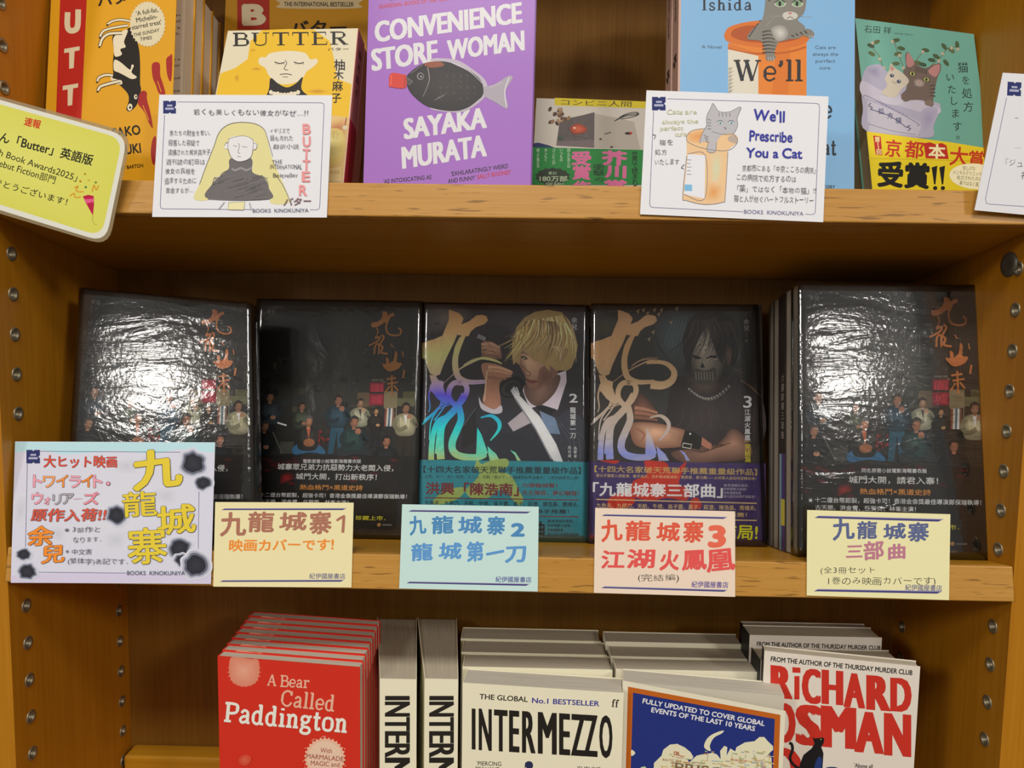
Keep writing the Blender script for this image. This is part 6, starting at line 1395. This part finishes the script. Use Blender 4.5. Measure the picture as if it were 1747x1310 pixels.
# blue map book: cover bowed away from its block
gm = 'map cover paperbacks on the lower shelf'
pl0, q0, r, fr = low_book('paperback with a blue and orange map cover bowing outward, front copy', (1063, 1161), (1341, 1186), .030, .022, cover='#d8d2bc', g=GL, pages='#d4cebe', spine='L', group=gm)
drop_cover(r)
plm, A, B = low_plane((1063, 1161), (1340, 1213), .030); plm = Pl(A + V((0, -.0008, 0)), plm.n); A, B = plm.pt(1063, 1161), plm.pt(1340, 1213)
fr = swung_cover(plm, [A, B, V((B.x, B.y, ZL+.0004)), V((A.x, A.y, ZL+.0004))], r, '#d8d2bc', GL)
for i, (tl, tr, nm) in enumerate((((1052, 1141), (1317, 1150), 'second'), ((1043, 1119), (1302, 1131), 'third'), ((1034, 1094), (1272, 1106), 'rearmost'))):
    Y = .0535 + .0235*i; A, B = low_plane(tl, tr, Y)[1:]; 
    q2 = [V((A.x, Y, A.z)), V((B.x, Y, A.z)), V((B.x, Y, ZL+.0004)), V((A.x, Y, ZL+.0004))]
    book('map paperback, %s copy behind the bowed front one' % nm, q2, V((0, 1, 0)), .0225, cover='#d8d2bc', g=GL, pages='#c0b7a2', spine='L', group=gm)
k = Ink(plm, GL, step=4e-6).crop(1040, 1050, 4.853)
k.poly('orange_border', [(152, 588), (1414, 822), (1390, 1500), (128, 1500)], '#b45c14'); k.poly('blue_ground', [(194, 638), (1368, 856), (1344, 1500), (168, 1500)], '#1c2c74')
k.text('blurb', 'FULLY UPDATED TO COVER GLOBAL', 272, 724, 1280, 914, 40, '#e0e0dc', bold=.025); k.text('blurb', 'EVENTS OF THE LAST 10 YEARS', 344, 798, 1200, 956, 40, '#e0e0dc', bold=.025)
p = 'map_drawing'; ld = '#d6d2b4'
k.poly(p, [(945, 952), (930, 975), (880, 1000), (850, 1030), (830, 1080), (838, 1118), (812, 1116), (782, 1085), (800, 1030), (840, 990), (900, 962)], ld, True)
k.poly(p, [(365, 1262), (368, 1220), (430, 1160), (445, 1110), (500, 1068), (560, 1062), (620, 1090), (670, 1130), (694, 1170), (680, 1192), (640, 1185), (660, 1215), (720, 1160), (760, 1150), (800, 1148), (850, 1135), (890, 1150), (920, 1190), (915, 1120), (950, 1078), (975, 1090), (968, 1160), (1000, 1100), (1040, 1125), (1050, 1090), (1120, 1050), (1200, 1040), (1240, 1005), (1280, 1005), (1310, 1040), (1352, 1080), (1355, 1110), (1310, 1150), (1340, 1180), (1352, 1500), (340, 1500)], ld)
k.poly(p, [(180, 1112), (210, 1130), (205, 1150), (180, 1160)], ld, True); k.poly(p, [(255, 1262), (290, 1250), (310, 1275), (280, 1300)], '#b4c8a0', True)
cols_ = ['#b8a060', '#c8b078', '#b86c4c', '#9cb08c', '#98a8b4', '#b49c8c', '#a8b070']
for i in range(150):
    x = rr.uniform(400, 1330); y = rr.uniform(1110, 1300); yt = 1060 + abs(x-1200)*.05
    if 640 < x < 740 and y < 1210 or 900 < x < 1010 and y < 1190 or x < 470 and y < 1180 or y < yt: continue
    wl = rr.uniform(20, 70); v_ = rr.random() < .35
    k.poly(p, [(x, y), (x+(5 if v_ else wl), y+(wl if v_ else 5)), (x+(10 if v_ else wl), y+(wl if v_ else 12)), (x, y+8)] if not v_ else [(x, y), (x+6, y), (x+6, y+wl), (x, y+wl)], rr.choice(cols_))
k.text(p, 'OIL', 530, 1152, 580, 1158, 30, '#a8402c', bold=.02); k.text(p, 'BALTIC SEA', 440, 1200, 594, 1212, 18, '#a87c58'); k.text(p, 'MIGRATION', 1004, 1200, 1134, 1212, 16, '#b85c40'); k.text(p, 'NATIONS', 680, 1222, 790, 1230, 15, '#8c7848')
k.vtext(p, 'JUNG', 1278, 1190, 1278, 1290, 26, '#b84c44'); k.vtext(p, 'ANNEX', 1195, 1120, 1195, 1220, 18, '#8898a8')
k.text(p, 'PRISONERS', 538, 1290, 1330, 1380, 76, '#7c5c40')
k.finish(fr, M_MATTE)
# white thriller with red author name
gw = 'white thrillers at the right of the lower shelf'
Wt = '#d0c8bc'
pl, q, r, fr = low_book('white thriller with huge red author lettering and a black cat, front of its stack', (1304, 1110), (1570, 1137), .034, .011, cover=Wt, g=GL, pages='#c4baa4', spine='L', spinecol='#141416', group=gw)
Am = low_plane((1283, 1103), (1559, 1125), .060); 
def flat(tl, tr, Y, th, lb, **kk):
    A, B = low_plane(tl, tr, Y)[1:]; q2 = [V((A.x, Y, A.z)), V((B.x, Y, A.z)), V((B.x, Y, ZL+.0004)), V((A.x, Y, ZL+.0004))]
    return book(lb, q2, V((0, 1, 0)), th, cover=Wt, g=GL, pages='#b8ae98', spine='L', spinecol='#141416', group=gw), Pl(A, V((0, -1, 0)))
flat((1298, 1126), (1560, 1149), .0465, .025, 'white thriller, second copy of the front stack')
(rb, fb), pb2 = flat((1279, 1083), (1512, 1094), .074, .022, 'white thriller showing only its top line of black lettering, behind the front stack')
flat((1275, 1076), (1500, 1087), .099, .022, 'white thriller, rearmost copy with black spine')
def osman(k, part_a='blurb', part_t='author_name'):
    k.text(part_a, 'FROM THE AUTHOR OF THE THURSDAY MURDER CLUB', 164, 285, 1048, 372, 30, '#1c1a1c', bold=.03)
k = Ink(pb2, GL).crop(1270, 1050, 3.662); k.text('blurb', 'FROM THE AUTHOR OF THE THURSDAY MURDER CLUB', 78, 190, 850, 216, 27, '#1c1a1c', bold=.03); k.finish(fb, M_GLOSS)
k = Ink(pl, GL, step=4e-6).crop(1270, 1050, 3.662); osman(k); rc = '#b82c20'
for ch, xa, xb, y, h, s_ in (('R', 166, 298, 508, 200, .1), ('I', 306, 350, 524, 150, .1), ('C', 358, 478, 540, 212, .1), ('H', 484, 616, 548, 212, .08), ('A', 620, 754, 568, 212, .08), ('R', 766, 908, 584, 214, .08), ('D', 912, 1044, 594, 208, .06),
                       ('O', 175, 320, 782, 240, .08), ('S', 330, 474, 800, 246, .08), ('M', 486, 690, 816, 256, .08), ('A', 692, 866, 848, 252, .08), ('N', 876, 1038, 868, 262, .08), ('D', 150, 350, 1060, 240, .05)):
    vs, fs, ad = glyph(ch); x_lo, x_hi = min(v_[0] for v_ in vs), max(v_[0] for v_ in vs); xa += 12; xb -= 12
    F_ = lambda x, y_: (xa + (x-x_lo)/(x_hi-x_lo)*(xb-xa), y + (x-x_lo)/(x_hi-x_lo)*(xb-xa)*s_ - y_/.7*h)
    if ch == 'I': F_ = lambda x, y_: (xa + (x-x_lo)/(x_hi-x_lo)*(xb-xa), y - y_/.7*h)
    k.off += 4e-6; k._glyphs('author_name', [(vs, fs, F_)], rc, (.075, .012) if ch != 'I' else (.03, 0))
k.poly('author_name', [(300, 322), (350, 326), (350, 358), (300, 356)], rc)
p = 'cat_silhouette'; bk_ = '#141418'
k.poly(p, [(425, 758), (440, 768), (470, 764), (490, 760), (500, 772), (494, 800), (480, 820), (494, 860), (488, 952), (440, 1010), (340, 1010), (345, 930), (370, 870), (420, 830), (438, 800)], bk_)
k.stroke(p, [(350, 960), (305, 930), (285, 890), (300, 840), (296, 805), (280, 795)], 18, bk_); k.poly(p, [(440, 930), (466, 880), (484, 900), (480, 952), (440, 1000)], '#20346c', True); k.ell(p, 478, 773, 4, 4, '#a8a050'); k.ell(p, 545, 955, 40, 10, '#22305c')
k.text('blurb', "'Above all", 686, 948, 800, 956, 26, '#1c1a1c', bold=.01)
k.finish(fr, M_GLOSS)
